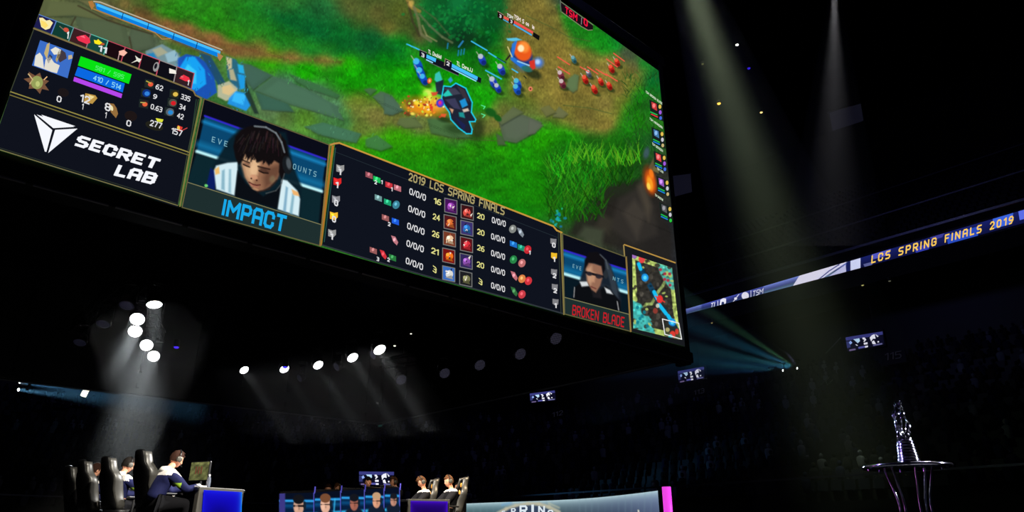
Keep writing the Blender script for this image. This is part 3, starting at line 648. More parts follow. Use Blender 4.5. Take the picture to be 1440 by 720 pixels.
cv.poly([(612,104),(618,100),(622,112),(616,118),(611,112)], (60,200,200), .9); cv.poly([(630,112),(634,108),(637,113),(633,117)], (50,150,230), .9); cv.poly([(612,116),(624,112),(622,134),(614,132)], (30,30,60), .9)
cv.line([(645,66),(651,58)], 2.5, (40, 120, 170)); 
for x, y in ((629,64),(644,74),(648,73),(652,72)): cv.line([(x, y+4), (x+1, y-3)], 2, (30, 130, 180), .8)
# big dark armoured creature, outlined cyan (plain generic shape)
ol = [(624,121),(634,122),(641,117),(655,124),(664,144),(663,158),(669,168),(668,171),(660,171),(664,182),(663,188),(656,188),(645,180),(634,168),(632,158),(625,148),(621,138)]
cv.poly(ol, (30, 32, 52), .97); cv.line(ol+[ol[0]], 1.6, (30, 210, 240))
for pts, col in (([(624,124),(640,124),(648,132),(636,134)], (64,66,84)), ([(642,120),(653,126),(661,144),(652,138)], (58,50,60)), ([(622,134),(630,126),(636,134),(626,136)], (40,210,190)), ([(646,142),(654,138),(658,148),(650,152)], (30,150,220)), ([(650,154),(658,152),(660,156),(652,158)], (220,200,180)), ([(626,140),(640,138),(648,154),(638,152)], (60,60,90)), ([(645,158),(652,158),(654,166),(646,164)], (30,150,150)), ([(632,152),(638,154),(636,160)], (230,170,130)), ([(640,164),(655,176),(652,184)], (28,34,80))): cv.poly(pts, col, .95)
cv.ell(619, 145, 5.5, 6, (40, 60, 200), .95, .3, .3); cv.ell(619, 145, 3.4, 4, (150, 40, 200), 1); cv.ell(618.5, 144.5, 1.7, 2, (240, 60, 90), 1)
cv.poly([(606,130),(616,129),(614,134),(608,135)], (225,70,50), .9); cv.poly([(602,144),(609,150),(608,158),(605,152)], (230,60,40), .9); cv.poly([(620,160),(628,160),(626,165),(620,164)], (240,90,50), .9)
# big orange cannon creature (plain generic shape)
cv.ell(750, 104, 12, 6, (20, 32, 18), .7, .4, .6); cv.ell(733, 78, 17, 14, (24, 50, 130), .97, .7, .2); cv.ell(735, 72, 12, 14.5, (235, 90, 28), 1, -.5, .25); cv.ell(737, 66, 7, 8, (255, 150, 60), .9, -.4, .6); cv.ell(732.5, 68, 4.5, 5, (255, 235, 190), 1, 0, .5)
cv.poly([(720,62),(728,54),(722,80),(742,94),(736,98),(718,84)], (40,120,220), .95); cv.poly([(744,86),(752,84),(753,96),(746,100)], (220,50,40), .95); cv.poly([(722,58),(714,57),(712,54),(726,53),(734,56)], (90,200,240), .95)
cv.ell(741, 97, 8, 4, (40, 110, 100), .9, .3, .4); cv.line([(714,66),(720,80)], 1.6, (210, 200, 130)); cv.line([(717,78),(712,84)], 2.2, (40, 30, 30)); cv.line([(728,86),(744,92)], 2, (150, 200, 230))
# overhead bars
for l in ([(572,62),(590,70)], [(663,58),(685,71)], [(687,74),(710,88)], [(683,99),(705,111)], [(720,97),(728,102)]): cv.line(l, 1.7, (60, 190, 245))
for l in ([(690,76),(711,88)], [(728,102),(740,110)]): cv.line([(l[0][0]+9, l[0][1]+5), l[1]], 1.6, (14, 30, 24), .8)
for l in ([(784,80),(801,91)], [(785,94),(801,104)], [(816,94),(828,101)], [(826,94),(841,104)], [(838,97),(853,106)], [(852,104),(868,114)], [(853,83),(868,94)], [(863,75),(878,86)]): cv.line(l, 1.5, (240, 90, 70))
pic = keep(cv.build('display_picture', None, V3), scr)
# ---- overlay panels of the broadcast picture
def lerp(a, b, t): return (a[0]+(b[0]-a[0])*t, a[1]+(b[1]-a[1])*t)
def q4(q, s, v): return tuple(q[0][i]*(1-s)*(1-v)+q[1][i]*s*(1-v)+q[2][i]*s*v+q[3][i]*(1-s)*v for i in (0, 1))
GOLD = (140, 118, 66); GOLD2 = (196, 150, 60); NAVY = (15, 18, 28)
W2 = (225, 225, 228)
ink = Ink(SM, 1)
# left status panel + sponsor panel
ink.poly([(47.5,40),(272,127),(281,139),(250,292),(180,268),(100,243.5),(-1,211),(-8,198),(15,130)], NAVY, 1)
ink.line([(47.5,40),(262,123),(272,128),(275,134),(283,138)], 2.0, (130,112,70), 3); ink.line([(47.5,41),(14,131)], 1.2, (60,66,50), 3)
ink.line([(15,129),(267,214.5)], 1.5, (150,140,70), 3); ink.line([(14,133.5),(266,218.5)], 1.3, (120,112,56), 3)
ink.line([(276,140),(266,214)], 1.2, (40,64,50), 3); ink.line([(283,140),(267,214),(253,290)], 2, (130,118,64), 4); ink.line([(279,140),(264,214),(250,289)], 1, (60,70,50), 3)
ink.line([(0,210.6),(180,266.6),(250,289)], 1.3, (120,116,72), 3); ink.line([(0,208),(180,263.5),(248,286)], 1, (44,52,44), 3)
# row of small item cells
cell = [lerp((55,20.5), (273,103), k/9) for k in range(10)]; cellb = [lerp((47.5,38), (269,124.5), k/9) for k in range(10)]
cb = [(30,30,80),(16,60,50),(60,30,34),(24,70,62),(26,10,16),(18,12,18),(18,14,20),(14,14,22),(50,30,36)]
ce = [(90,130,200),(90,150,150),(150,110,120),(90,190,170),(190,70,90),(190,70,90),(200,80,100),(150,140,140),(170,80,100)]
for k in range(9):
    ink.poly([cell[k], cell[k+1], cellb[k+1], cellb[k]], cb[k], 2)
    ink.line([cell[k], cell[k+1]], 1.1, ce[k], 3); ink.line([cell[k+1], cellb[k+1]], 1.5, ce[k], 3)
ink.poly([(55,25),(60,25),(65,29),(70,28),(74.5,32),(70,40),(64,42),(58,38)], (250,235,170), 4); ink.poly([(57,28),(64,31),(68,36),(63,40),(58,36)], (255,222,110), 5)
ink.ell(93,42,4,3,(210,80,60),4,.4); ink.line([(84,37),(92,44)], 1.4, (120,110,90), 4)
ink.poly([(107,52),(114,50),(120,49),(126,54),(127,60),(122,62),(110,57)], (240,50,80), 4); ink.poly([(112,51),(118,50),(120,54)], (255,110,130), 5)
ink.poly([(132,56),(136,57),(138,55),(141,58),(144,60),(140,63),(136,62),(133,61)], (255,235,30), 4); ink.ell(144,62,3,1.5,(200,90,50),4)
ink.poly([(167,72),(174,70),(179,74),(174,79),(168,77)], (255,190,170), 4); ink.line([(168,74),(166,84)], 1.2, (200,160,160), 4)
ink.poly([(184,89),(192,84),(190,78),(195,82),(199,83),(196,88),(193,86)], (230,230,215), 4); ink.ell(219.5,94,4,7,(150,150,150),4,.3); ink.ell(219,93,2,4,(20,20,30),5,.3)
ink.poly([(238,96),(247,99),(248,104),(238,103)], (245,240,230), 4); ink.poly([(252,110),(258,105),(266,109),(268,115),(260,114)], (240,50,70), 4); ink.ell(256,108,2,1.5,(230,100,110),5)
# player portrait (plain stand-in colours)
pq = [(56.5,56.5),(104,73.5),(95,110),(45,92)]
ink.poly(pq, (60,110,200), 2)
for pts, cc in (([(48,92),(50,78),(56,74),(60,80),(62,97)], (228,226,214)), ([(62,97),(64,84),(70,79),(76,88),(84,92),(80,103),(72,101)], (226,222,208)), ([(62,75),(66,62),(70,60),(69,70),(66,84)], (196,176,120)),
                ([(71,70),(78,66),(86,70),(84,76),(76,77)], (230,228,216)), ([(84,68),(92,74),(94,82),(84,88),(80,80)], (66,56,66)), ([(78,84),(82,72),(86,74),(80,88)], (176,160,110)), ([(96,78),(101,77),(102,82),(96,84)], (200,180,140)), ([(66,84),(70,76),(74,80),(68,90)], (50,60,90))):
    ink.poly(pts, cc, 3)
# ability icons
def burst(x, y, r, c1, c2):
    pts = []
    for k in range(14):
        a = k*math.pi/7; rr = r*(1 if k % 2 else .6); pts.append((x+rr*math.cos(a)*1.1, y+rr*math.sin(a)*.9+.3*rr*math.cos(a)))
    ink.poly(pts, c1, 3); ink.ell(x, y, r*.5, r*.55, c2, 4)
burst(52,116,17,(120,84,60),(150,160,90)); ink.line([(40,104),(46,112),(42,118)], 1.6, (210,180,130), 4); ink.line([(62,112),(66,108)], 1.4, (240,190,130), 4); ink.ell(53,118,3,4,(190,200,120),5)
ink.poly([(120,131),(134,134),(137,138),(130,146),(118,143)], (190,150,70), 3); ink.poly([(124,133),(133,136),(128,140)], (240,220,150), 4)
ink.poly([(152,145),(160,146),(164,152),(166,160),(163,166),(156,158)], (150,110,60), 3); ink.ell(157,152,2,4,(240,230,180),4,-.3); ink.ell(89,130,8,6,(28,22,24),2,.3); ink.ell(184,163,9,7,(30,22,22),2,.3)
ink.poly([(219,166),(230,168),(228,172),(221,171)], (220,225,60), 3); ink.ell(217,177,13,6,(34,34,26),2,.3); ink.poly([(250,176),(257,179),(254,185),(249,183)], (230,60,50), 3); ink.line([(255,184),(263,180)], 1.2, (200,70,70), 3); ink.ell(251,180,2,3,(240,200,80),4)
# small stat icons
for x, y, cc, c2 in ((211,118,(40,44,40),(235,90,60)),(206,131,(14,50,130),(50,130,220)),(203,146,(50,34,34),(235,100,60)),(246,132,(50,44,24),(225,190,80)),(243,144.5,(80,80,70),(215,30,40)),(239,157.5,(90,100,110),(40,140,215))):
    ink.poly([(x-7,y-7),(x+6,y-4.5),(x+5,y+7),(x-8,y+4.5)], (30,40,38), 2)
    ink.ell(x, y, 5.8, 5.4, cc, 3); ink.ell(x+.8, y+.6, 3.6, 3.1, c2, 4)
ink.line([(206,114),(212,117)], 1.4, (190,180,70), 5); ink.line([(198,144),(204,144.5)], 1.4, (190,180,90), 5)
# bars
ink.poly([(113.5,79),(185,104.5),(181,118),(109.5,92)], (8,225,20), 3); ink.poly([(109.5,94),(175.5,117.5),(172.5,130),(105,106)], (10,104,225), 3); ink.poly([(104.5,108),(172,132),(170.5,138),(103,114)], (182,70,235), 3)
# top blue bar
ink.poly([(134,4),(140,5.5),(310,72),(308,81),(136,13)], (10,130,226), 2); ink.poly([(137,5),(310,72),(309.5,75.5),(136,8.5)], (70,190,250), 3)
ink.line([(132,2),(141,3),(312,70)], 1.8, (190,176,150), 3); ink.line([(131,12.5),(218,46),(228,55),(240,54)], 1.5, (170,130,70), 3); ink.line([(240,55),(307,83)], 1.2, (80,84,80), 3); ink.poly([(124,2),(130,1),(133,8),(129,14),(126,8)], (176,120,60), 3); ink.poly([(306,74),(314,79),(309,86),(306,81)], (176,130,80), 4)
for a in (.2, .41, .62, .81): p = lerp((138,9), (309,77), a); ink.line([(p[0]+1,p[1]-4),(p[0]-1,p[1]+4)], 1.1, (10,50,110), 4)
o = ink.build('status_panel'); keep(o, scr); tag(o, 'dark status panel with item cells, portrait and green, blue and purple bars')
tx = Ink(SM, 6)
CY = (150, 235, 225)
tx.text('581 / 595', (134,97.5), (173,111), (1.6,-5), (90,235,120), .17, 1); tx.text('410 / 514', (131,112), (169,126), (1.6,-6), (140,220,245), .17, 1)
def num(t, x, y, w, h, col=W2, wt=.2, sl=.34, tilt=1.2): tx.text(t, (x,y), (x+w, y+w*sl), (tilt,-h), col, wt, 1, gap=.3)
num('0',80,142,5,7); num('12',113,142,12,9); num('1',115,153,2.4,7); num('8',148,154,6,9); num('1',147.5,165,2.4,7); num('0',178,176,5,7); num('277',211,176,15.5,7,W2,.2,.3); num('157',241,187,14,7,W2,.2,.3)
num('62',219,124.5,9,6); num('9',215.5,138,4,5.5); num('0.63',212,152.5,15,6); num('335',254.5,138.5,12,6); num('34',252,152.5,8,6); num('42',249,165,8,6); num('1',94,53,2.5,8,(235,240,235),.3); num('11',138.5,71,10,7,(225,230,235),.22); num('1',263.5,119,2,6,W2,.3)
p = tx.build('lettering'); p.parent = o
# sponsor logo
lg = Ink(SM, 6)
WH = (246, 248, 255)
for pts in ([(51.5,161),(75,180.2),(104.5,178.4)], [(48,160.8),(73.5,183),(65.2,213.6),(63,213)], [(77.5,182.6),(109,180.8),(67.8,215.2)], [(58,161.2),(106,177.4),(76,179)]): lg.poly(pts, WH, 1)
def wide(t, a, b, up, wt, gap=.32):
    lg.text(t, a, b, up, WH, wt, 1, gap=gap, italic=.12)
wide('SECRET', (107.5,203.5), (218,236.5), (3.5,-12), .30, .42); wide('LAB', (163,245.5), (214,257.5), (3.5,-12.5), .30, .42)
o = lg.build('sponsor_logo'); keep(o, scr); tag(o, 'white faceted triangle emblem beside wide white lettering')
# player camera panels
def cam_panel(name, q, strip, label, paint, text, ta, tb, tup, tcol, W_, wall):
    ink = Ink(SM, 1)
    ink.poly([lerp(c_, q4(q, .5, .5), -.012) for c_ in q], (20, 26, 26), 1)
    ink.poly([strip[0], strip[1], q[2], q[3]], (30, 46, 46), 2)
    ink.line(q, 1.4, (96, 92, 58), 6, True); ink.line([strip[0], strip[1]], 1.2, (120, 120, 84), 6)
    ink.line([q[1], q[2]], 2.2, (150, 120, 62), 6); ink.line([q[0], q[3]], 1.4, (110, 104, 66), 6)
    o = ink.build(name); keep(o, scr); tag(o, label)
    X, Y = quad_grid([q[0], q[1], strip[1], strip[0]], *W_)
    cv = Canvas(SNP, X, Y, .034); paint(cv); p = cv.build('camera_picture', None); p.parent = o; p.matrix_parent_inverse = Matrix.Identity(4)
    tx = Ink(SM, 6); tx.text(text, ta, tb, tup, tcol, .24 if len(text) < 8 else .17, 2, gap=.36); [tx.text(*w_, (120, 175, 190), .17, 1, gap=.75) for w_ in wall]; p = tx.build('lettering'); p.parent = o; p.matrix_parent_inverse = Matrix.Identity(4)
def backdrop(cv, q, lines):
    (a, b), (c_, d_), (e, f_), (g_, h) = lines
    cv.fill((8, 12, 20))
    cv.poly([a, b, d_, c_], (10, 12, 24), 1)
    cv.poly([c_, d_, f_, e], (10, 70, 110), 1, 1)
    cv.line([c_, d_], 2.5, (50, 40, 200), 1, 1)
    cv.line([lerp(c_, e, .16), lerp(d_, f_, .16)], 4, (30, 150, 215), .8, 5)
    cv.line([lerp(c_, e, .8), lerp(d_, f_, .8)], 9, (20, 120, 170), .7, 8)
    cv.line([e, f_], 4.5, (190, 245, 250), 1, 3)
def paint1(cv):
    backdrop(cv, 0, (((288,138),(464,204)), ((288,163),(458,224)), ((277,213),(452,269)), ((264,257),(452,316))))
    cv.poly([(276,216),(452,272),(448,318),(262,258)], (12,38,46), 1, 1.5)
    # chair and jacket
    cv.poly([(300,232),(322,196),(338,180),(402,186),(412,232),(424,262),(422,304),(300,270)], (10,30,40), .95, 2)
    cv.poly([(296,236),(304,242),(302,268),(290,262)], (10,28,100), .95, 1)
    cv.poly([(301,240),(304,233),(320,229),(334,228),(334,240),(330,275),(304,266)], (214,238,245), 1, 1.2); cv.poly([(302,238),(308,234),(309,244),(303,246)], (240,190,110), 1, 1)
    cv.poly([(312,240),(316,238),(316,268),(311,266)], (120,170,190), .8, 1.2); cv.poly([(322,238),(325,238),(325,272),(321,270)], (120,170,190), .7, 1.2)
    cv.poly([(396,252),(404,254),(418,268),(422,280),(420,304),(390,294)], (214,238,245), 1, 1.2); cv.poly([(410,266),(419,270),(421,276),(412,274)], (240,180,110), 1, 1); cv.poly([(402,262),(405,264),(402,298),(398,296)], (110,160,190), .8, 1.2); cv.poly([(411,272),(414,276),(411,302),(407,300)], (120,170,190), .8, 1.2)
    cv.poly([(334,240),(346,258),(370,276),(392,264),(396,256),(390,294),(330,276)], (10,14,20), 1, 1.5)
    # neck, face
    cv.poly([(340,216),(346,208),(392,224),(395,240),(390,252),(380,262),(370,268),(362,269),(353,263),(345,250),(340,232)], (148,104,78), 1, 1.2)
    cv.poly([(340,218),(352,218),(360,238),(354,260),(345,248),(341,232)], (218,176,134), .85, 4); cv.poly([(376,236),(395,230),(393,246),(384,258),(372,266),(370,250)], (92,60,46), .75, 4)
    cv.poly([(356,222),(366,228),(362,246),(354,248),(351,240)], (232,190,146), .9, 2.5); cv.ell(357,249,5.4,3.4,(206,150,116),.95,.3,.5); cv.ell(353.4,251,1.6,1.1,(64,32,28),.9,.3); cv.ell(361,253.5,1.6,1.1,(64,32,28),.9,.3)
    cv.ell(347,231,5,3,(120,80,62),.7,.4,.8); cv.ell(371,240,7,3.6,(70,44,36),.8,.35,.8)
    cv.line([(342,231),(347,233.5),(351,235)], 1.7, (24,14,14), .95, 1); cv.line([(364,240),(370,243),(377,243.5)], 1.8, (24,14,14), .95, 1); cv.line([(341,225),(351,229)], 2, (34,20,18), .85, 1.4); cv.line([(363,234),(379,238)], 2.2, (34,20,18), .85, 1.4)
    cv.line([(350,256),(356,259.5),(361,260.5),(366,260)], 1.7, (84,34,32), .95, 1); cv.line([(352,259),(358,262.5),(363,263)], 1.8, (176,110,92), .8, 1.2); cv.ell(359,266,5,1.8,(196,146,108),.7,.3,.6); cv.line([(362,270),(378,266),(389,254)], 2.2, (44,28,24), .7, 2); cv.ell(383,252,4,5,(150,150,110),.35,.3,.8)
    # hair
    cv.poly([(336,232),(331,222),(328,206),(331,192),(340,182),(352,177),(372,177),(390,184),(402,198),(406,220),(403,240),(396,254),(392,242),(393,230),(386,226),(378,233),(372,225),(362,229),(356,218),(349,225),(345,217),(341,226)], (17,13,15), 1, 1.3)
    for k in range(60):
        x = RNG.uniform(338, 396); y = 182+abs(x-365)*.22+RNG.uniform(0, 22); cv.line([(x, y), (x+(x-372)*.12-2, y+RNG.uniform(7, 14))], RNG.uniform(.8, 1.6), (RNG.uniform(34, 66), RNG.uniform(26, 48), RNG.uniform(28, 46)), .55, 1)
    for k in range(16): x = RNG.uniform(340, 392); y = 212+(x-340)*.22; cv.line([(x, y), (x-3+RNG.normal(0, 1.5), y+RNG.uniform(6, 12))], 1.5, (18,13,15), .9, 1)
    # headset
    cv.line([(358,177.5),(374,179),(388,187),(396,200),(400,214)], 2.4, (120,130,136), .85, 1.2); cv.ell(404,232,7,13,(22,26,30),1,-.15,.2); cv.ell(406,230,3.4,8,(90,100,106),.8,-.15,.5); cv.line([(400,244),(396,258),(388,268),(374,272)], 1.2, (90,96,96), .8, 1)
    cv.ell(290, 261, 2.5, 2, (120,230,120), .9)
cam_panel('player_camera_panel', [(287,139),(463.5,204),(450,345.5),(256,291.5)], ((264.5,256.5),(452,316)), 'camera panel of a dark-haired player in white jacket looking down, bright blue caption', paint1,
          'IMPACT', (313.5,301), (398.5,324.5), (3.5,-19), (24,168,232), (200, 130), (('EVE', (298,199), (319,206), (1,-6.5)), ('OUNTS', (412,237), (444,248.5), (1,-6.5))))
def paint2(cv):
    backdrop(cv, 0, (((791,329),(880,361)), ((793,352),(882,380)), ((793,385),(884,412)), ((793,418),(884,442))))
    cv.poly([(792,388),(884,415),(884,444),(792,418)], (8,24,34), 1, 1.5)
    cv.poly([(816,392),(822,374),(832,358),(848,360),(858,372),(868,400),(874,420),(872,436),(812,420)], (24,30,40), .95, 1.5); cv.poly([(846,362),(856,370),(866,396),(870,420),(862,414),(856,390)], (54,64,74), .8, 1.5)
    cv.poly([(806,414),(808,404),(816,398),(828,396),(840,410),(852,402),(862,412),(872,424),(873,440),(806,422)], (12,14,18), 1, 1.2)
    cv.poly([(815,396),(826,396),(828,402),(818,403)], (225,230,232), .95, 1); cv.poly([(850,404),(858,408),(862,414),(853,412)], (225,230,232), .95, 1); cv.line([(808,404),(807,418)], 1.2, (200,200,200), .7); cv.line([(868,424),(870,436)], 1.4, (200,200,200), .7)
    cv.poly([(824,376),(826,368),(846,374),(848,388),(844,402),(838,412),(832,408),(826,396)], (150,106,84), 1, 1.2); cv.poly([(824,378),(832,374),(834,392),(830,402),(826,394)], (206,160,126), .8, 2.5); cv.poly([(833,382),(838,384),(836,397),(831,396)], (196,146,114), .9, 1.5)
    cv.line([(824,383),(834,385.5),(848,389)], 3.4, (22,20,26), .95, 1.2); cv.ell(829,385,4,3,(40,36,44),.9,.2,.3); cv.ell(842,389,4.4,3,(40,36,44),.9,.2,.3); cv.line([(831,403),(838,406)], 1.6, (110,54,48), .9, 1)
    cv.poly([(822,380),(822,366),(828,355),(840,354),(850,364),(851,378),(848,384),(846,374),(836,370),(828,370)], (16,14,18), 1, 1.2); cv.line([(844,358),(852,366),(855,378)], 1.8, (80,86,92), .8, 1); cv.ell(852,386,3,6,(40,46,52),1,0,.3)
    cv.poly([(832,408),(838,413),(844,404),(846,420),(834,418)], (30,28,32), .9, 1.5)
cam_panel('player_camera_panel', [(791,328.5),(880.5,361.5),(887,466),(794,441.5)], ((793.5,418),(884.5,442)), 'camera panel of a player in glasses and black shirt, red caption', paint2,
          'BROKEN BLADE', (805,442), (877,459.5), (.8,-12.5), (196,26,38), (110, 90), (('EVE', (805.5,376), (817,380), (.4,-4.5)), ('NTS', (862,393.5), (876,398.5), (.4,-4.5))))
# score table panel
ink = Ink(SM, 1); tx = Ink(SM, 5)
C4 = [(471.5,199.5),(788,323),(792.5,442.5),(453,345.5)]
ink.poly([C4[0], (780,318), C4[1], C4[2], (720,421.5), (600,389.5), (520,366.5), C4[3]], (15,19,30), 1)
ink.line([(477,201),(640,264),(778,318),(783,324),(790,327)], 2.2, GOLD2, 3); ink.line([(468,206),(451,344)], 3.2, (176,112,40), 3); ink.line([(472,208),(456,340)], 1, (40,90,80), 3); ink.line([(463.5,204),(470,202),(477,201)], 2.5, (190,140,70), 4)
ink.line([(788.5,326),(793,442)], 2, (130,118,66), 3); ink.line([(785,326),(789,440)], 1, (50,60,50), 3); ink.line([(453,344.5),(520,365),(600,388),(720,420.5),(792,441)], 1.8, (48,54,60), 3); ink.line([(470,213),(784,334)], .8, (34,44,52), 2)
tx.text('2019 LCS SPRING FINALS', (575,253), (708.5,302), (1,-9.5), (172,160,108), .2, 1, gap=.34)
lefts = [(478,240),(474,258.5),(472,283.5),(469,306.5),(466.5,331)]; lc = [(150,150,150),(225,40,40),(140,140,146),(245,190,50),(150,150,150)]; ln = ['1','1','0','0','1']
for (x, y), cc, n_ in zip(lefts, lc, ln):
    ink.poly([(x-5,y-9),(x+1,y-7),(x+6,y-8),(x+6,y-1),(x+2,y+3),(x-5,y+1)], cc, 3); ink.poly([(x-4,y-7),(x+1,y-5),(x-1,y-1)], tuple(min(255,int(k*1.35)) for k in cc), 4); tx.text(n_, (x-1.5,y+4.5), (x+2.5,y+6), (.5,-7), W2, .26, 1)
rows = [((576,272.5),(598,282),(610.5,285.5),'16',(671.5,306),'20',(692,312.5)), ((574.5,296.5),(597,306),(609,307.5),'24',(671.5,328.5),'20',(691,335.5)), ((573,321),(596,330),(608,331.5),'26',(671.5,351),'26',(691,359)), ((572,345.5),(595,354.5),(607,355.5),'21',(671,374.5),'20',(691,381.5)), ((571,370),(594,379.5),(609,381),'3',(673.5,398),'3',(691,404.5))]
for a, b, c1, t1, c2, t2, c3 in rows:
    tx.text('0/0/0', a, b, (.6,-7.5), W2, .19, 1, gap=.26)
    tx.text(t1, c1, (c1[0]+(9 if len(t1) > 1 else 4), c1[1]+3), (.4,-7), (226,222,140), .2, 1); tx.text(t2, c2, (c2[0]+(9 if len(t2) > 1 else 4), c2[1]+3), (.3,-6.5), (226,222,140), .2, 1)
    tx.text('0/0/0', c3, (c3[0]+18.5, c3[1]+6), (.3,-7), W2, .19, 1, gap=.26)
# portrait cells, plain stand-in colours
pc1 = [(634,290),(633,313),(632,336),(631,360),(631,385)]; pc2 = [(657,298.5),(656.5,321),(656,344),(655.5,367.5),(655,392)]
ca = [((150,70,170),(70,20,90)),((220,110,50),(80,24,30)),((240,200,160),(120,60,40)),((250,120,30),(120,20,20)),((220,220,215),(60,110,190))]; cb_ = [((225,80,70),(60,20,24)),((40,110,180),(60,50,110)),((220,50,60),(90,20,26)),((140,80,170),(50,40,90)),((120,120,80),(30,30,34))]
for lst, cc in ((pc1, ca), (pc2, cb_)):
    for (x, y), (c1, c0) in zip(lst, cc):
        w_, h_ = 8.6, 9.6; Q = [(x-w_,y-h_-1.8),(x+w_,y-h_+1.8),(x+w_,y+h_+1.8),(x-w_,y+h_-1.8)]
        ink.poly(Q, c0, 3); ink.line(Q, 1.1, (120,122,120), 6, True)
        ink.ell(x+RNG.uniform(-1,1), y+.5, 5.2, 5.6, c1, 4, .3); ink.ell(x-1.5, y-2, 2.4, 2.4, tuple(min(255, int(k*1.3)+20) for k in c1), 5); ink.poly([(x-5,y+5),(x+4,y+2),(x+6,y+8)], tuple(int(k*.7) for k in c1), 5)
        for q_ in range(5): a_, b_ = x+RNG.uniform(-6, 5), y+RNG.uniform(-6, 6); ink.poly([(a_, b_), (a_+RNG.uniform(1, 4), b_-RNG.uniform(-1, 3)), (a_+RNG.uniform(0, 3), b_+RNG.uniform(1, 3.5))], [(20,16,26), (245,235,220), tuple(min(255, int(k*1.5)) for k in c0)][q_ % 3], 5)
items = [(519,246,(150,80,90)),(530,252,(30,190,90)),(547,260,(200,50,60)),(559,264,(190,110,120)),(532,278,(110,150,150)),(545,284,(30,160,110)),(557,288,(60,130,150)),(542,306,(150,90,90)),(556,311,(30,90,220)),(555,338,(190,120,130)),(525,352,(150,90,90)),(539,358,(210,50,60)),(552,362,(40,120,60)),
 (721,322,(130,134,130)),(732,327,(130,140,150)),(722,343,(30,110,200)),(733,348,(30,140,110)),(742,351,(200,40,50)),(722,365,(40,130,70)),(734,370,(190,110,110)),(723,388,(190,110,120)),(734,392,(220,130,70)),(743,395,(210,50,60)),(723,410,(50,110,60)),(734,414,(200,60,70))]
for x, y, cc in items:
    k_ = RNG.integers(0, 3)
    if k_ == 0: ink.poly([(x-5,y-7),(x+1,y-5),(x+5,y+3),(x+3,y+7),(x-2,y+2)], cc, 3)
    elif k_ == 1: ink.poly([(x-5,y-5),(x+5,y-1.5),(x+5,y+6),(x-5,y+2.5)], cc, 3)
    else: ink.ell(x, y, 5, 6, cc, 3, .4)
    ink.ell(x-.5, y-1, 1.8, 2.4, tuple(min(255, int(k*1.3)+30) for k in cc), 4, .3)
for x, y, t_ in ((527,258,'2'),(536,258,'1'),(550,268,'1'),(546,317,'2'),(530,366,'3'),(545,367,'2'),(744,357,'1')): tx.text(t_, (x,y), (x+2.5,y+1), (.3,-4.5), W2, .26, 1)
for (x, y), n_, cc in zip(((778,341),(779,361),(779,384),(780,405),(781,426)), ['0','1','2','2','1'], [(130,130,134),(240,190,40),(130,130,134),(130,130,134),(130,130,134)]):
    ink.poly([(x-4,y-6),(x+1,y-5),(x+4.5,y-5),(x+4,y+2),(x,y+4),(x-4,y+1)], cc, 3); tx.text(n_, (x-1,y+6), (x+2.5,y+7), (.2,-5.5), W2, .26, 1)
o = ink.build('score_table_panel'); keep(o, scr); tag(o, 'dark score table of both teams under a gold title')
p = tx.build('lettering'); p.parent = o; p.matrix_parent_inverse = Matrix.Identity(4)
# small map panel
ink = Ink(SM, 1); MQ = [(876,344),(949.5,370.5),(964.6,487.8),(887,466)]
ink.poly(MQ, (24,26,30), 1); ink.line([(878,344),(949.5,369.5)], 1.8, (180,140,66), 3); ink.line([(877,345),(887,465)], 1.8, (150,130,76), 3)
o = ink.build('map_panel'); keep(o, scr); tag(o, 'small square battle map in the lower right corner of the screen')
X, Y = quad_grid([(889,358),(945,376.5),(957,478),(890.5,462)], 90, 130)
cv = Canvas(SNP, X, Y, .03); cv.fill((48,46,42))
LG = (176,196,104)
mq = [(889,358),(945,376.5),(957,478),(890.5,462)]
def MU(s, v): return q4(mq, s, v)
cv.line([MU(0,.05), MU(.04,.6)], 8, LG, 1, 1); cv.line([MU(.05,.02), MU(.95,.02)], 8, LG, 1, 1); cv.line([MU(.02,.96), MU(.95,.97)], 8, LG, 1, 1); cv.line([MU(.97,.3), MU(.97,.95)], 7, LG, 1, 1); cv.line([MU(.0,.95), MU(.3,.62), MU(.42,.6), MU(.6,.4), MU(.72,.3), MU(1,0)], 4, (150,170,96), .8, 1)
cv.line([MU(.15,.1), MU(.5,.45), MU(.92,.85)], 7, (20,58,84), 1, 1)
cv.poly([MU(0,.62), MU(.18,.64), MU(.42,.84), MU(.46,1), MU(0,1)], (66,176,170), 1, 1); cv.poly([MU(.62,0), MU(1,0), MU(1,.34), MU(.84,.28), MU(.68,.14)], (80,176,160), 1, 1)
for s_, v_, r_ in ((.3,.3,8),(.45,.22,8),(.2,.5,8),(.3,.72,8),(.55,.75,9),(.62,.62,6),(.75,.52,8),(.6,.3,6),(.2,.35,6),(.8,.66,6),(.5,.86,7)): x, y = MU(s_, v_); cv.ell(x, y, r_*.8, r_, (46,44,40), .95, RNG.uniform(0,3), .25); cv.ell(x, y, r_*.35, r_*.5, (78,74,66), .8, 0, .4)
cv.noise(2.6, .16, 5)
for k in range(46):
    a_, b_ = RNG.uniform(0, 1), RNG.uniform(0, 1)
    if min(a_, b_, 1-a_, 1-b_) < .16 or RNG.uniform() < .3: x, y = MU(a_, b_); cv.ell(x, y, RNG.uniform(1.2, 3), RNG.uniform(1.5, 4), (60,56,46) if RNG.uniform() < .6 else LG, .9, RNG.uniform(0, 3), .2)
for s_, v_ in ((.7,.08),(.8,.12),(.86,.2),(.92,.1),(.9,.26),(.78,.2)): cv.ell(*MU(s_, v_), 2.2, 2.2, (170,50,70), .95, 0, .3)
for s_, v_ in ((.1,.7),(.2,.8),(.1,.9),(.3,.92),(.25,.74),(.15,.84)): cv.ell(*MU(s_, v_), 2.2, 2.6, (16,124,140), .9, 0, .3)
for s_, v_ in ((.15,.08),(.14,.2)): pass
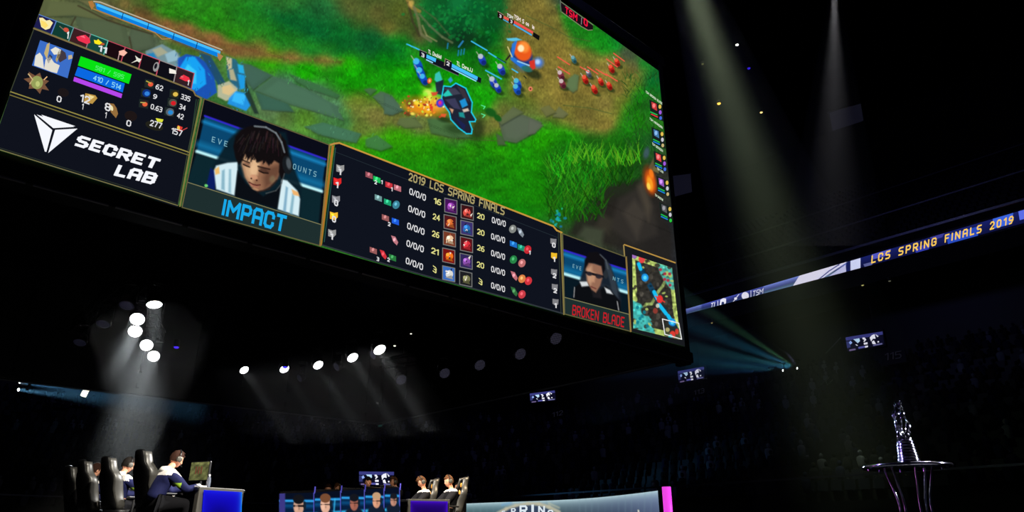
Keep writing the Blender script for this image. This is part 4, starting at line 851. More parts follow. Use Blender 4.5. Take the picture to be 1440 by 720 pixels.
cv.ell(*MU(.24,.02), 4.5, 5.5, (225,70,70), 1, 0, .2); cv.ell(*MU(.05,.0), 4, 5, (160,110,190), 1, 0, .3)
for a_, b_ in (((.16,.1),(.2,.16)), ((.5,.42),(.56,.5)), ((.6,.58),(.74,.68)), ((.78,.7),(.86,.78))): cv.line([MU(*a_), MU(*b_)], 5, (24,190,240), 1, .8)
for s_, v_ in ((.3,.26),(.86,.78)): x, y = MU(s_, v_); cv.ell(x, y, 5, 5.5, (30,150,230), 1, 0, .2); cv.ell(x, y, 2.4, 2.8, (90,220,250), 1)
x, y = MU(.62,.5); cv.ell(x, y, 4.5, 5.5, (230,50,50), 1, 0, .2); cv.line([(x-6,y-4),(x+7,y+4)], 1.6, (230,60,50)); cv.ell(*MU(.56,.6), 2.6, 3, (210,210,190), .9); cv.ell(*MU(.5,.68), 3.4, 4, (150,60,50), .9)
x, y = MU(.84,.95); cv.poly([MU(.66,.82), MU(1,.84), MU(1,1), MU(.66,1)], (40,44,40), .8, 1); cv.ell(x, y, 4, 5, (220,60,50), 1, 0, .3); cv.ell(x-3, y+3, 3, 3.4, (60,180,190), 1, 0, .3); cv.ell(*MU(.74,.9), 3, 3, (190,180,120), .9); cv.ell(x+6, y-4, 2.5, 4, (230,60,50), .9)
p = cv.build('map_picture'); p.parent = o; p.matrix_parent_inverse = Matrix.Identity(4)
fr = Ink(SM, 6); fr.line([(931.5,448.5),(954.5,454.5),(958.5,477),(935,470)], 1.2, (240,240,240), 1, True); p = fr.build('view_frame'); p.parent = o; p.matrix_parent_inverse = Matrix.Identity(4)
# right column of team portraits
ink = Ink(SM, 1); tx = Ink(SM, 4)
cols = [((200,60,60),(180,40,50)),((70,120,170),(40,150,60)),((220,70,70),(30,120,90)),((150,90,190),(30,130,150)),((90,90,96),(30,130,150))]
for k, (x, y) in enumerate(((918,149),(921,187.5),(924,221),(928,256),(932,293))):
    x0 = x-2
    ink.poly([(x0-3,y-9),(x0+15,y-1),(x0+17,y+22),(x0-1,y+14)], (24,34,30), 1)
    ink.poly([(x0,y-6),(x0+7,y-3),(x0+8,y+7),(x0+1,y+3)], cols[k][0], 2); ink.ell(x0+3.5, y-.5, 2, 3, tuple(min(255,i+70) for i in cols[k][0]), 3)
    ink.line([(x0+(-1 if k == 0 else 0),y+8.5),(x0+8,y+12.5)], 1.6, (30,190,80), 3); ink.line([(x0,y+11.5),(x0+8.5,y+15.5)], 1.6, (225,60,60) if k == 0 else (30,130,215), 3)
    ink.ell(x0+12, y+1, 2, 3, (225,190,80), 3); ink.ell(x0+12.5, y+9, 1.9, 3, (160,90,220) if k in (0,2) else (200,200,210), 3); ink.ell(x0+13, y+17, 1.9, 2.6, (70,110,220) if k in (0,2) else ((40,200,60) if k == 4 else (200,180,120)), 3)
for t_, x, y in (('TSM Broken Blade',908,130),('TSM Akaadian',913.5,168),('TSM Bergsen',917,203),('TSM Zven',924,238),('TSM Smoothie',921,275)): tx.text(t_.upper(), (x,y), (x+23-(.9*(x-908)),y+17-(.7*(x-908))), (.2,-2.6), (215,235,205), .22, 1, gap=.3)
o = ink.build('team_column'); keep(o, scr); tag(o, 'column of five small portrait cells down the right edge of the screen'); p = tx.build('lettering'); p.parent = o; p.matrix_parent_inverse = Matrix.Identity(4)
# top score tag and name bars
ink = Ink(SM, 1)
ink.poly([(788,2),(834,36),(834,42),(828,43),(818,37),(790,16)], (26,14,22), 2); ink.line([(788,2),(834,35)], 1, (120,122,100), 4); ink.line([(790,17),(818,37.5),(827,42.5),(833,42)], 1.1, (130,130,100), 4); ink.line([(788,0),(788.5,16)], 1.4, (90,100,90), 4); ink.line([(818,25),(817.5,34)], 1, (140,130,130), 4)
ink.poly([(600,79.5),(612,84),(611,92),(599,87.5)], (16,16,30), 3) if False else None
def bar(q, cols, frac, dark):
    ink.poly(q, dark, 3)
for q, cc, fr_, in (((((590,71.5),(646,98.5)),(1,4)),(60,190,250),.45), ((((626,83.5),(677,109)),(1,4)),(60,190,250),.95)): pass
ink.poly([(590,70),(600,74.5),(599.5,83),(589.5,78.5)], (14,16,34), 4); ink.poly([(599.5,76),(646,97),(645,106),(599,85)], (18,18,30), 3); ink.poly([(600,76.5),(613.5,82.5),(612.5,87.5),(599.5,81.5)], (70,190,250), 5); ink.poly([(599.5,83),(609,87.5),(608.5,89),(599,84.5)], (150,220,250), 5); ink.line([(590,70),(600,74)], 1, (120,120,110), 5); ink.line([(604,88),(645,106.5)], 1, (90,90,90), 5)
ink.poly([(626,83),(636,88),(635,96),(625.5,91)], (14,16,34), 6); ink.poly([(635.5,89.5),(677,110),(676,117),(634.5,97)], (18,18,34), 5); ink.poly([(635.5,89.5),(672,108),(671,113),(635,94.5)], (70,190,250), 6); ink.poly([(635,95.5),(670,113.5),(669.5,115),(634.5,97)], (150,225,250), 6); ink.line([(626,82.5),(634,86.5)], 1, (150,140,110), 7); ink.line([(626,84),(625,92)], 1, (150,140,110), 7)
ink.poly([(700,16),(708,21),(706.5,28.5),(699.5,24)], (30,10,14), 4); ink.line([(700,16),(708,21)], .8, (170,130,120), 5); ink.poly([(708.5,22),(716,26),(715,29.5),(708,26)], (230,90,80), 4); ink.line([(708,27.5),(715,31.5)], 1.2, (70,170,230), 4)
ink.poly([(716,25),(723,29),(722,35),(715,31.5)], (30,10,14), 6); ink.poly([(722.5,28.5),(750,44.5),(749,47.5),(722,32)], (240,80,80), 5); ink.poly([(722,33),(748,48.5),(747.5,50.5),(721.5,35)], (70,170,230), 5); ink.poly([(750,45),(759,50.5),(758,57),(749,51)], (14,14,16), 5)
o = ink.build('name_bars'); keep(o, scr); tag(o, 'name and health bars floating over the figures of the game')
tx = Ink(SM, 8)
tx.text('TSM', (795,18), (811,29), (.4,-8), (235,20,60), .24, 1, gap=.4); tx.text('0', (821.5,34), (825.5,37), (.3,-8), (235,20,60), .26, 1)
tx.text('TL Doublelift', (602,74.5), (624,84.5), (.5,-4.6), (235,240,225), .2, 1); tx.text('TL CoreJJ', (642,91), (664,101.5), (.5,-4.8), (235,240,225), .2, 1)
tx.text('3', (593,79), (596,80.5), (.2,-4.5), W2, .26, 1); tx.text('2', (628.5,91), (631.5,92.5), (.2,-4.5), W2, .26, 1); tx.text('3', (702.5,24), (704.5,25), (.2,-3.5), W2, .26, 1); tx.text('3', (718,31.5), (720,32.5), (.2,-3.5), W2, .26, 1)
tx.text('TSM', (713,23), (721,27), (.3,-4), (235,235,225), .22, 1); tx.text('TSM Smoothie', (723,25.5), (751,41), (.3,-4.8), (240,225,215), .24, 1)
p = tx.build('lettering'); p.parent = o; p.matrix_parent_inverse = Matrix.Identity(4)

# bezel and body of the near screen
M_CASE = mat('matte_black_case', (12, 12, 13), .5); M_EDGE = mat('pale_grey_edge', (150, 148, 155), .5)  # edge: one even pale grey for the bottom rails
rotS = Matrix((-D, N, UP)).transposed()      # local x leftwards, y away from the viewer
def SB(a, back, h): return RC - D*a + N*back + UP*h
m = MB(); m.box(SB(PW/2, .34, PH/2), (PW+.2, .6, PH+.2), rotS); keep(m.build('display_case', M_CASE, None), scr)
m = MB()
m.box(SB(-.13, .2, PH/2-.1), (.24, .5, PH+.9), rotS, .03)
m.box(SB(PW+.55, .2, PH/2-.1), (.62, .5, PH+.9), rotS, .03)
m.box(SB(PW/2+.2, .18, PH+.42), (PW+1.2, .5, .5), rotS, .03)
m.box(SB(PW/2+.2, .2, -.28), (PW+1.2, .5, .36), rotS, .03)
keep(m.build('bezel', M_CASE, None), scr)
m = MB()
for k in range(16):
    a = .4+k*1.27
    m.box(SB(a, -.05, -.445), (1.16, .05, .025), rotS)
keep(m.build('bottom_rail', M_EDGE, None), scr)
# the other three faces of the cube
BW = 19.9
for nm, p0, dx, lab in (('far', RC+N*BW*.97-D*PW/2, D, 'dark far screen of the hanging box seen from behind and below'), ('right', RC+D*.1+N*BW/2, N, 'dark right-hand screen of the hanging box, seen from inside'), ('left', RC-D*(PW+.5)+N*BW/2, N, 'dark left-hand screen of the hanging box, mostly outside the view')):
    e = empty('screen_wall', p0, 0, lab, 'screen', 'dark outer screens of the hanging box')
    rot = Matrix((dx, Vector((-dx.y, dx.x, 0)), UP)).transposed(); m = MB(); m.box(p0+UP*(PH/2+.10), (BW-.7, .5, PH+.9), rot, .03); keep(m.build('display_case', M_CASE), e)
    m = MB()
    for k in range(9):
        m.box(p0+dx*(-BW/2+1.2+k*2.2), (.12, .62, .2), rot); m.box(p0+dx*(-BW/2+1.2+k*2.2)+UP*PH/2, (.12, .62, PH*.9), rot)
    keep(m.build('rib', M_STEEL), e)
    m = MB(); m.box(p0-UP*.37, (BW-.8, .08, .05), rot); keep(m.build('bottom_rail', M_EDGE), e)
m = MB(); m.box(RC-D*PW/2+N*BW/2+UP*4.2, (PW, BW, .1), rotS); o = m.build('black_drape', M_CASE); tag(o, 'black drape closing the inside of the screen box above the lamps', 'drape')
M_TRUSS = mat('truss_black', (4, 4, 5), .95); M_TRUSS.node_tree.nodes['Principled BSDF'].inputs['Specular IOR Level'].default_value = .02
def truss(name, pts, label, w=.34, group='lamp trusses'):
    e = empty(name, pts[0], 0, label, 'truss', group); m = MB(); pts = [Vector(p) for p in pts]
    def off(p, d, i): s_ = d.cross(UP).normalized(); return p+s_*(w/2 if i % 2 else -w/2)+UP*(w/2 if i < 2 else -w/2)
    dirs = [(pts[min(k+1, len(pts)-1)]-pts[max(k-1, 0)]).normalized() for k in range(len(pts))]
    for i in range(4):
        m = MB(); m.loft([[off(p, d, i)+d.cross(UP).normalized()*.025*math.cos(q)+UP*.025*math.sin(q) for q in (0, 1.05, 2.09, 3.14, 4.19, 5.24)] for p, d in zip(pts, dirs)]); keep(m.build('chord', M_TRUSS), e)
    m = MB()
    for k in range(len(pts)-1):
        n_ = max(1, round((pts[k+1]-pts[k]).length/.5))
        for j in range(n_):
            a = pts[k].lerp(pts[k+1], j/n_); b = pts[k].lerp(pts[k+1], (j+1)/n_); d = dirs[k]
            for i0, i1 in ((0, 2), (1, 3), (0, 1), (2, 3)): m.cyl(off(a, d, i0), off(b, d, i1), .012, n=4)
    tag(keep(m.build('lacing', M_TRUSS), e), kind='stuff')
    for p in pts[::3]: m = MB(); m.cyl(p+UP*.2, p+UP*4.0, .015, n=6); keep(m.build('hanging_cable', M_STEEL), e)
    return e
def smooth(pts, n=3):
    out = []; P_ = [pts[0]]+list(pts)+[pts[-1]]
    for k in range(1, len(P_)-2):
        for j in range(n):
            t_ = j/n; a, b, c_, d_ = P_[k-1:k+3]
            out.append(.5*((2*b)+(c_-a)*t_+(2*a-5*b+4*c_-d_)*t_*t_+(3*b-a-3*c_+d_)*t_**3))
    out.append(P_[-2]); return out
LZ = 5.6
litL = [(217,428.5),(193,449),(190,466),(206,485.5),(216,501)]; litR = [(343.5,520.5),(400,519),(447.5,513.5),(496,503),(534,492)]
dimR = [(564.5,534),(625.5,525),(675,513.5),(732,498),(782,476)]; dimL = [(178,430),(145,456),(112,482)]; dimC = [(421,532),(473,516),(524,499)]
def tr_pts(l, ext=1.0):
    p = [PZ(x, y, LZ)+UP*.75 for x, y in l]
    return smooth([p[0]+(p[0]-p[1]).normalized()*ext]+p+[p[-1]+(p[-1]-p[-2]).normalized()*ext])
truss('curved_truss', tr_pts(litL[:3], .3), 'curved black truss over the three upper left lit lamps'); truss('curved_truss', tr_pts(litL[3:], .3), 'short black truss over the two lower lamps of the left cluster')
truss('curved_truss', tr_pts(litR), 'black truss over the middle row of five lamps'); truss('curved_truss', tr_pts(dimR), 'black truss over the unlit lamps on the right'); truss('curved_truss', tr_pts(dimL), 'black truss over the unlit lamps at far left')
# stage lamps
M_LENS = mat('lit_lens', (255, 255, 255), .3, emit=(255, 252, 255), es=6.0); M_LENS.cycles.emission_sampling = 'NONE'
M_DIM = mat('unlit_lens_glow', (150, 150, 175), .25, emit=(80, 78, 98), es=.3); M_DIM.cycles.emission_sampling = 'NONE'  # weak emission stands in for light caught by an unlit lens
M_DIM2 = mat('faint_lens_glow', (90, 90, 120), .3, emit=(26, 26, 40), es=.3); M_DIM2.cycles.emission_sampling = 'NONE'  # fainter emission, again in place of light on an unlit lens
def lamp(pos, aim, lens, label, dia=.37, honey=False, group='round stage lamps in the screen box'):
    pos = Vector(pos); d = (Vector(aim)-pos).normalized(); e = empty('stage_lamp', pos+UP*.52, 0, label, 'lamp', group)
    M = Matrix.Translation(pos) @ d.to_track_quat('Z', 'Y').to_matrix().to_4x4(); r = dia/2
    m = MB(); m.lathe([(r*.5, -r*1.6), (r*.85, -r*1.5), (r*1.08, -r*.6), (r*1.12, .015), (r*1.02, .02), (r, -.02)], 24, M); keep(m.build('lamp_head', M_BLACK, smooth=True), e)
    m = MB(); m.lathe([(.001, -.012), (r*.6, -.004), (r*.99, -.014), (r*.99, -.05)], 24, M); keep(m.build('lens', lens, smooth=True), e)
    if honey:
        m = MB(); 
        for k in range(-3, 4):
            w_ = math.sqrt(max(0, r*r-(k*r/3.6)**2)); a = M @ Vector((k*r/3.6, -w_, .004)); b = M @ Vector((k*r/3.6, w_, .004)); m.cyl(a, b, .007, n=4); a = M @ Vector((-w_, k*r/3.6, .004)); b = M @ Vector((w_, k*r/3.6, .004)); m.cyl(a, b, .007, n=4)
        keep(m.build('honeycomb_grid', M_BLACK), e)
    side = d.cross(UP).normalized()*r*1.22; m = MB()
    for s_ in (-1, 1): m.cyl(pos-d*r*.7+side*s_, pos-d*r*.7+side*s_*.9+UP*.44, .022, n=6)
    m.cyl(pos-d*r*.7+side*.9+UP*.44, pos-d*r*.7-side*.9+UP*.44, .03, n=6); keep(m.build('yoke', M_BLACK), e)
    m = MB(); m.box(pos-d*r*.7+UP*.52, (.3, .24, .14), None, .02); keep(m.build('base', M_BLACK), e); return e
def haze_cone(pos, aim, L, r0, ang, m_, label, name='haze_beam'):
    pos = Vector(pos); d = (Vector(aim)-pos).normalized(); M = Matrix.Translation(pos) @ d.to_track_quat('Z', 'Y').to_matrix().to_4x4()
    m = MB(); m.lathe([(r0, .03), (r0+math.tan(math.radians(ang))*L, L)], 24, M); o = m.build(name, m_); return tag(o, label, 'haze', None, 'stuff')
def aim_for(pos, px, py, depth): return P(px, py, depth)
ordn = ['top right', 'second', 'third', 'fourth', 'lowest']
aims = [((217,600),16.0), ((104,660),13), ((116,672),13), ((138,690),14), ((160,700),14.5)]
for k, ((x, y), ((ax, ay), ad)) in enumerate(zip(litL, aims)):
    p = PZ(x, y, LZ); a = P(ax, ay, ad); lamp(p, (a+Vector((0, -6, 0))*.0) if k else a, M_LENS, f'bright lit stage lamp, {ordn[k]} of the left cluster of five')
    area('stage_lamp_beam', p+(a-p).normalized()*.03, a, .33, [3, 3.2, 3.8, 4.6, 4.6][k], (.88, .97, 1), spread=14)
aimR = [(424,640), (478,640), (530,640), (580,640), (622,640)]; nm_ = ['leftmost', 'second, half hidden', 'middle', 'fourth', 'rightmost']
for k, ((x, y), (ax, ay)) in enumerate(zip(litR, aimR)):
    p = PZ(x, y, LZ); a = P(ax, ay, (p-Vector((0, 0, EYE))).dot(Vector((0, CP, SP)))-3.4); lamp(p, a, M_LENS, f'bright lit stage lamp, {nm_[k]} of the middle row of five', [.31, .33, .35, .37, .40][k])
    area('stage_lamp_beam', p+(a-p).normalized()*.03, a, .29, [.22, .14, .28, .36, .66][k], (.95, .98, 1), spread=9)
nr = ['leftmost', 'second', 'middle', 'fourth', 'rightmost']
for k, (x, y) in enumerate(dimR): p = PZ(x, y, LZ); lamp(p, p+Vector((-.15, -.62, -.5)) + Vector((.5, 0, 0)), M_DIM, f'unlit grey stage lamp, {nr[k]} of the right-hand row', .4, True)
for k, (x, y) in enumerate(dimL): p = PZ(x, y, LZ); lamp(p, p+Vector((.1, -.4, -.8)), M_DIM2, f'faint unlit stage lamp, {["upper", "middle", "lower"][k]} of the three at far left', .36)
for k, (x, y) in enumerate(dimC): p = PZ(x, y, LZ+.05); lamp(p, p+Vector((-.5, -.6, -.5)), M_DIM2, f'faint unlit stage lamp, {["left", "middle", "right"][k]} one behind the middle row', .3)

def haze_block(tops, bots, w, m_, label):
    m = MB(); T = [Vector(p) for p in tops]; B = [Vector(p) for p in bots]
    for k in range(1): pass
    def ringof(a, b, ww): d = (b-a).normalized(); s_ = d.cross(UP).normalized()*ww; return [a-d*.5-s_, b+d*.5-s_, b+d*.5+s_, a-d*.5+s_]
    m.loft([ringof(T[0], T[1], w), ringof(B[0], B[1], w*1.8)]); o = m.build('haze', m_); return tag(o, label, 'haze', None, 'stuff')
haze_block([PZ(214, 424, LZ-.1), PZ(218, 506, LZ-.1)], [P(95, 728, 15.5), P(245, 728, 17.5)], 1.6, HAZE, 'thin haze lit by the left cluster of stage lamps')
haze_block([PZ(338, 522, LZ-.15), PZ(540, 492, LZ-.15)], [P(398, 618, 21), P(606, 606, 19.5)], .9, HAZE_ROW, 'thin haze lit by the middle row of stage lamps')
# ------------------------------------------------------------------ beams in the hall
def beam(src, tgt, lamp_label, haze_label, e, col, spread, L, r0, ang, dia, hm, lens=None):
    p, a = src, tgt; lamp(p, a, lens or M_LENS, lamp_label, dia, group='roof lamps with visible beams')
    area('hall_beam', p+(a-p).normalized()*.04, a, dia*.9, e, col, spread=spread)
    haze_cone(p, a, L, r0, ang, hm, haze_label)
p = P(956, -70, 34); a = P(1120, 420, 30); beam(p, a, 'roof lamp just above the picture, source of the wide greenish beam', 'haze lit by the wide greenish beam right of the screen', 19, (.80, 1, .60), 13, 26, .7, 8, 1.1, HAZE2)
p = P(1173.5, -2, 34); a = P(1172, 300, 34); beam(p, a, 'roof lamp at the top edge throwing a short white beam', 'haze lit by the short white beam at the top right', 4.5, (.95, .93, 1), 17, 12, .3, 10, .3, HAZE2)
HAZE3 = haze_material('balcony_haze', .07)
for (sx, sy), lab, tg in (((1121, 518), 'right one of the two small moving lights under the balcony', (((985, 462), 2.4, (.08, .55, .9), 9), ((955, 486), 3.0, (.10, .6, .8), 9), ((1000, 440), 1.2, (.2, .7, .35), 6), ((950, 505), 1.6, (.05, .35, .9), 8), ((1070, 430), .5, (.5, .5, .9), 9))),
    ((1101, 521), 'left one of the two small moving lights under the balcony', (((940, 505), 1.6, (.10, .6, .75), 9), ((940, 522), .9, (.08, .35, .95), 6)))):
    p = P(sx, sy, 44); lamp(p, P(*tg[1][0], 40), M_LENS, lab, .13, group='small lights with teal beams')
    for (tx_, ty), en, cc, sd in tg: a = P(tx_, ty, 40.5); area('teal_beam', p+(a-p).normalized()*.06, a, .12, en, cc, spread=sd)
pz = P(1040, 495, 42); o = haze_cone(P(1130, 517, 43.5), P(930, 484, 40.5), 14, .25, 19, HAZE3, 'haze lit by the two teal beams beside the screen box')
for (sx, sy), (tx_, ty), lab in (((28, 537), (260, 570), 'upper one of the two small lights at the left edge'), ((26, 548), (260, 574), 'lower one of the two small lights at the left edge')):
    p = P(sx, sy, 50); a = P(tx_, ty, 46); lamp(p, a, M_LENS, lab, .22, group='small lights with teal beams')
    area('teal_beam', p+(a-p).normalized()*.05, a, .24, 5, (.15, .5, .9), spread=9)
haze_cone(P(20, 540, 50), P(260, 572, 46), 16, .45, 4.5, HAZE3, 'haze lit by the thin teal beam at the left edge')
# pin-point house lamps
def pin(px, py, d, col, label, size=.10, es=3):
    p = P(px, py, d); m_ = mat('pin_%d_%d_%d' % col, col, .4, emit=col, es=es); m_.cycles.emission_sampling = 'NONE'
    e = empty('roof_lamp', p+UP*.3, 0, label, 'lamp', 'small roof lamps'); m = MB(); m.lathe([(size*.5, .28), (size*1.1, .24), (size*1.25, .0), (size*1.1, 0)], 14, Matrix.Translation(p)); keep(m.build('housing', M_BLACK), e)
    m = MB(); m.sphere(p-UP*.01, size, (1, 1, .5), 10); keep(m.build('bulb', m_), e)
pin(1036.5, 63, 50, (255, 255, 240), 'tiny white roof lamp, highest of those right of the greenish beam', .11); pin(1011, 145.5, 52, (255, 190, 70), 'tiny amber roof lamp inside the greenish beam', .13); pin(1070.5, 158, 52, (255, 215, 130), 'tiny pale amber roof lamp right of the greenish beam', .10, 2)
pin(1053, 96, 52, (50, 30, 210), 'tiny violet roof lamp below the white one', .12, 1); pin(988, 90, 48, (130, 130, 80), 'tiny dull lamp in the upper part of the greenish beam', .08, .8); pin(1213, 401, 40, (200, 190, 120), 'tiny pale lamp under the ribbon display right of its white part', .07, .8); pin(1251, 395, 40, (110, 110, 90), 'tiny faint lamp under the ribbon display, farther right', .07, .6)
pin(1001, 454, 44, (200, 180, 110), 'tiny amber lamp beside the screen box corner', .06, .8); pin(248, 488, 24, (70, 40, 255), 'tiny violet lamp right of the left lamp cluster', .08, 1.5); pin(401, 516, 21, (60, 50, 230), 'tiny blue lamp over the second lamp of the middle row', .07, 1.5)
pin(555, 486, 21, (230, 230, 210), 'tiny white lamp right of the middle row', .035, 2); pin(578, 469, 21, (230, 230, 210), 'tiny white lamp above and right of the middle row', .03, 2)
# pale loudspeaker pair at the left
M_GREY = mat('pale_grey_grille', (150, 150, 140), .6, emit=(120, 120, 105), es=.35)
e = empty('wall_speaker', P(119, 558, 46), 0, 'small pale tilted loudspeaker hanging under the box edge at left', 'loudspeaker'); m = MB(); m.box(P(119.5, 552, 46), (.28, .3, .55), Matrix.Rotation(.28, 3, 'Y'), .03); keep(m.build('cabinet', M_GREY), e); m = MB(); m.cyl(P(119.5, 545, 46), P(122, 538, 46), .025); keep(m.build('bracket', M_STEEL), e)
e = empty('wall_speaker', P(40, 550, 46), 0, 'narrow pale loudspeaker right beside the two small violet lights', 'loudspeaker'); m = MB(); m.box(P(40.5, 543, 46), (.1, .2, .55), Matrix.Rotation(.2, 3, 'Y'), .03); keep(m.build('cabinet', M_GREY), e); m = MB(); m.cyl(P(41, 537, 46), P(42, 530, 46), .02); keep(m.build('bracket', M_STEEL), e)
area('speaker_fill_light', P(119, 585, 44), P(119, 552, 46), .2, 9, (1, 1, .9), spread=14)  # unseen lamp, added only to brighten the pale loudspeaker
M_GREY.node_tree.nodes['Principled BSDF'].inputs['Emission Strength'].default_value = 0
# hanging banners in the dark roof
M_BAN = mat('banner_glow', (60, 60, 74), .8, emit=(28, 28, 42), es=.35)  # weak emission put into the cloth in place of light on it
for q, d_, lab in (([(944, 247), (971, 243.5), (973, 270), (947, 277)], 46, 'dim rectangular banner hanging right beside the edge of the near screen'), ([(1166, 158), (1210, 145), (1214, 170), (1171, 184)], 48, 'dim rectangular banner hanging below the short white beam')):
    c3 = [P(x, y, d_) for x, y in q]; e = empty('banner', c3[0], 0, lab, 'banner', 'banners hanging in the roof'); nn = (c3[1]-c3[0]).cross(c3[3]-c3[0]).normalized()*.03
    m = MB(); m.loft([[c+nn for c in c3], [c-nn for c in c3]]); keep(m.build('cloth', M_BAN), e); m = MB(); m.cyl(c3[0]+(c3[0]-c3[1])*.05, c3[1]+(c3[1]-c3[0])*.05, .05); keep(m.build('rod', M_STEEL), e)
# ------------------------------------------------------------------ stage
ST = 1.55
m = MB(); poly = [(-13, 6.6), (-4, 6.6), (6.8, 6.6), (8.4, 9), (6.5, 22), (-2, 26), (-15, 22)]
m.loft([[Vector((x, y, 0)) for x, y in poly], [Vector((x, y, ST)) for x, y in poly]]); struct(m.build('stage', M_BLACK))
M_FAB = mat('black_leather', (9, 9, 10), .42, noise=30); M_TRIM = mat('grey_leather', (74, 72, 66), .42); M_BOL = mat('charcoal_leather', (52, 51, 48), .4); M_LOGO = mat('chair_orange_badge', (214, 150, 60), .5); M_PLAS = mat('black_plastic', (18, 18, 20), .35)
M_NAVY = mat('navy_cloth', (24, 28, 66), .8, noise=40); M_WHITE = mat('white_cloth', (232, 228, 224), .8); M_SKIN = mat('skin', (222, 160, 128), .55); M_HAIR = mat('dark_brown_hair', (44, 24, 16), .85, noise=60); M_HAIRB = mat('black_hair', (20, 15, 12), .8, noise=60); M_BLK = mat('black_cloth', (22, 22, 26), .85); M_JEAN = mat('dark_trousers', (9, 9, 13), .9); M_LIPS = mat('lips', (150, 80, 74), .5); M_EYE = mat('eye_dark', (20, 16, 16), .3); M_GREEN = mat('green_patch', (150, 190, 50), .7); M_HAIRG = mat('brown_hair', (84, 54, 32), .8, noise=50)
for m_ in (M_HAIR, M_HAIRB, M_HAIRG, M_NAVY, M_BLK, M_JEAN, M_FAB): m_.node_tree.nodes['Principled BSDF'].inputs['Specular IOR Level'].default_value = .15
def rr(w, d, y0, z, n=16, pw=3.0, x0=0):      # rounded ring, horizontal
    out = []
    for k in range(n):
        a = 2*math.pi*k/n; ca, sa = math.cos(a), math.sin(a)
        out.append((x0+w/2*math.copysign(abs(ca)**(2/pw), ca), y0+d/2*math.copysign(abs(sa)**(2/pw), sa), z))
    return out
def gaming_chair(loc, rz, label, badge=False):
    t = empty('gaming_chair', loc, rz, label, 'chair', 'gaming chairs')
    prof = [(.50, .42, .13, -.18), (.58, .46, .13, -.20), (.68, .42, .12, -.235), (.80, .40, .11, -.27), (.92, .46, .105, -.305), (1.0, .46, .10, -.33), (1.06, .38, .10, -.35), (1.12, .27, .10, -.37), (1.22, .24, .10, -.395), (1.28, .22, .09, -.41), (1.31, .17, .06, -.415), (1.315, .08, .03, -.415)]
    m = MB(); m.loft([rr(w, d, y, z) for z, w, d, y in prof]); m.build('backrest', M_FAB, t, True)
    for s_ in (-1, 1):                        # side bolsters
        m = MB(); m.loft([rr(.07, .13+.05*math.exp(-((z-.78)/.2)**2), y+.05, z, 12, 2.4, s_*(w/2-.012)) for z, w, d, y in prof[:-2]]); m.build('side_bolster', M_BOL, t, True)
    m = MB(); m.box((0, -.335, 1.2), (.20, .05, .10), Matrix.Rotation(-.1, 3, 'X'), .02); m.build('head_pillow', M_FAB, t)
    if badge: [MB().sphere(c_, .045, (1, .35, 1.1)).build('badge', M_LOGO, t) for c_ in ((0, -.30, 1.13), (0, -.265, .98))]
    m = MB(); m.loft([rr(.50, .50, .02, .40), rr(.54, .54, .02, .43), rr(.54, .54, .02, .49), rr(.46, .46, .02, .52)]); m.build('seat', M_FAB, t, True)
    for s_ in (-1, 1):
        m = MB(); m.tube([(s_*.27, 0, .42), (s_*.33, 0, .44), (s_*.33, 0, .66)], .02); m.box((s_*.33, .03, .68), (.09, .27, .035), None, .012); m.build('armrest', M_PLAS, t)
    m = MB(); m.cyl((0, 0, .12), (0, 0, .42), .03); m.box((0, 0, .39), (.2, .24, .04)); m.build('gas_column', M_PLAS, t)
    for k in range(5):
        a = k*2*math.pi/5+.3; dx, dy = math.cos(a), math.sin(a); m = MB(); m.cyl((dx*.03, dy*.03, .12), (dx*.32, dy*.32, .085), .03, .018, 8); o = m.build('base_arm', M_PLAS, t)
        m = MB(); m.sphere((dx*.32, dy*.32, .035), .035, (1, 1, 1), 8); m.build('caster', M_PLAS, o)
    return t
# ---- people
def skin_obj(V, E, R, levels=2):
    me = bpy.data.meshes.new('tmp'); me.from_pydata(V, E, []); o = bpy.data.objects.new('tmp', me); COL.objects.link(o)
    md = o.modifiers.new('s', 'SKIN'); md.use_smooth_shade = True
    for k, r in enumerate(R): me.skin_vertices[0].data[k].radius = (r, r) if not isinstance(r, tuple) else r
    me.skin_vertices[0].data[0].use_root = True
    sb = o.modifiers.new('d', 'SUBSURF'); sb.levels = levels
    dg = bpy.context.evaluated_depsgraph_get(); dg.update(); out = bpy.data.meshes.new_from_object(o.evaluated_get(dg)); bpy.data.objects.remove(o); return out
def head_bm(c, yaw, pitch, size=1.0):
    """face looks along +Y before turning"""
    bm = bmesh.new(); bmesh.ops.create_uvsphere(bm, u_segments=28, v_segments=20, radius=1)
    for v in bm.verts:
        x, y, z = v.co
        X = x*.074; Y = y*.094; Z = z*.118
        if z < 0: k = 1+z*.30; X *= k; Y *= 1+z*.14; Y += -z*.008
        if y > .3:                          # face plane, nose, brow, chin
            Y -= (y-.3)*.012
            nose = math.exp(-((x*.9)**2)/.03)*max(0, 1-abs(z+.22)/.30); Y += nose*.024
            eye = math.exp(-((abs(x)-.42)**2)/.03)*math.exp(-((z-.03)**2)/.02); Y -= eye*.012
            chin = math.exp(-(x**2)/.08)*math.exp(-((z+.85)**2)/.03); Y += chin*.012
            lip = math.exp(-(x**2)/.06)*math.exp(-((z+.55)**2)/.008); Y += lip*.006
        v.co = (X*size, Y*size, Z*size)
    return bm
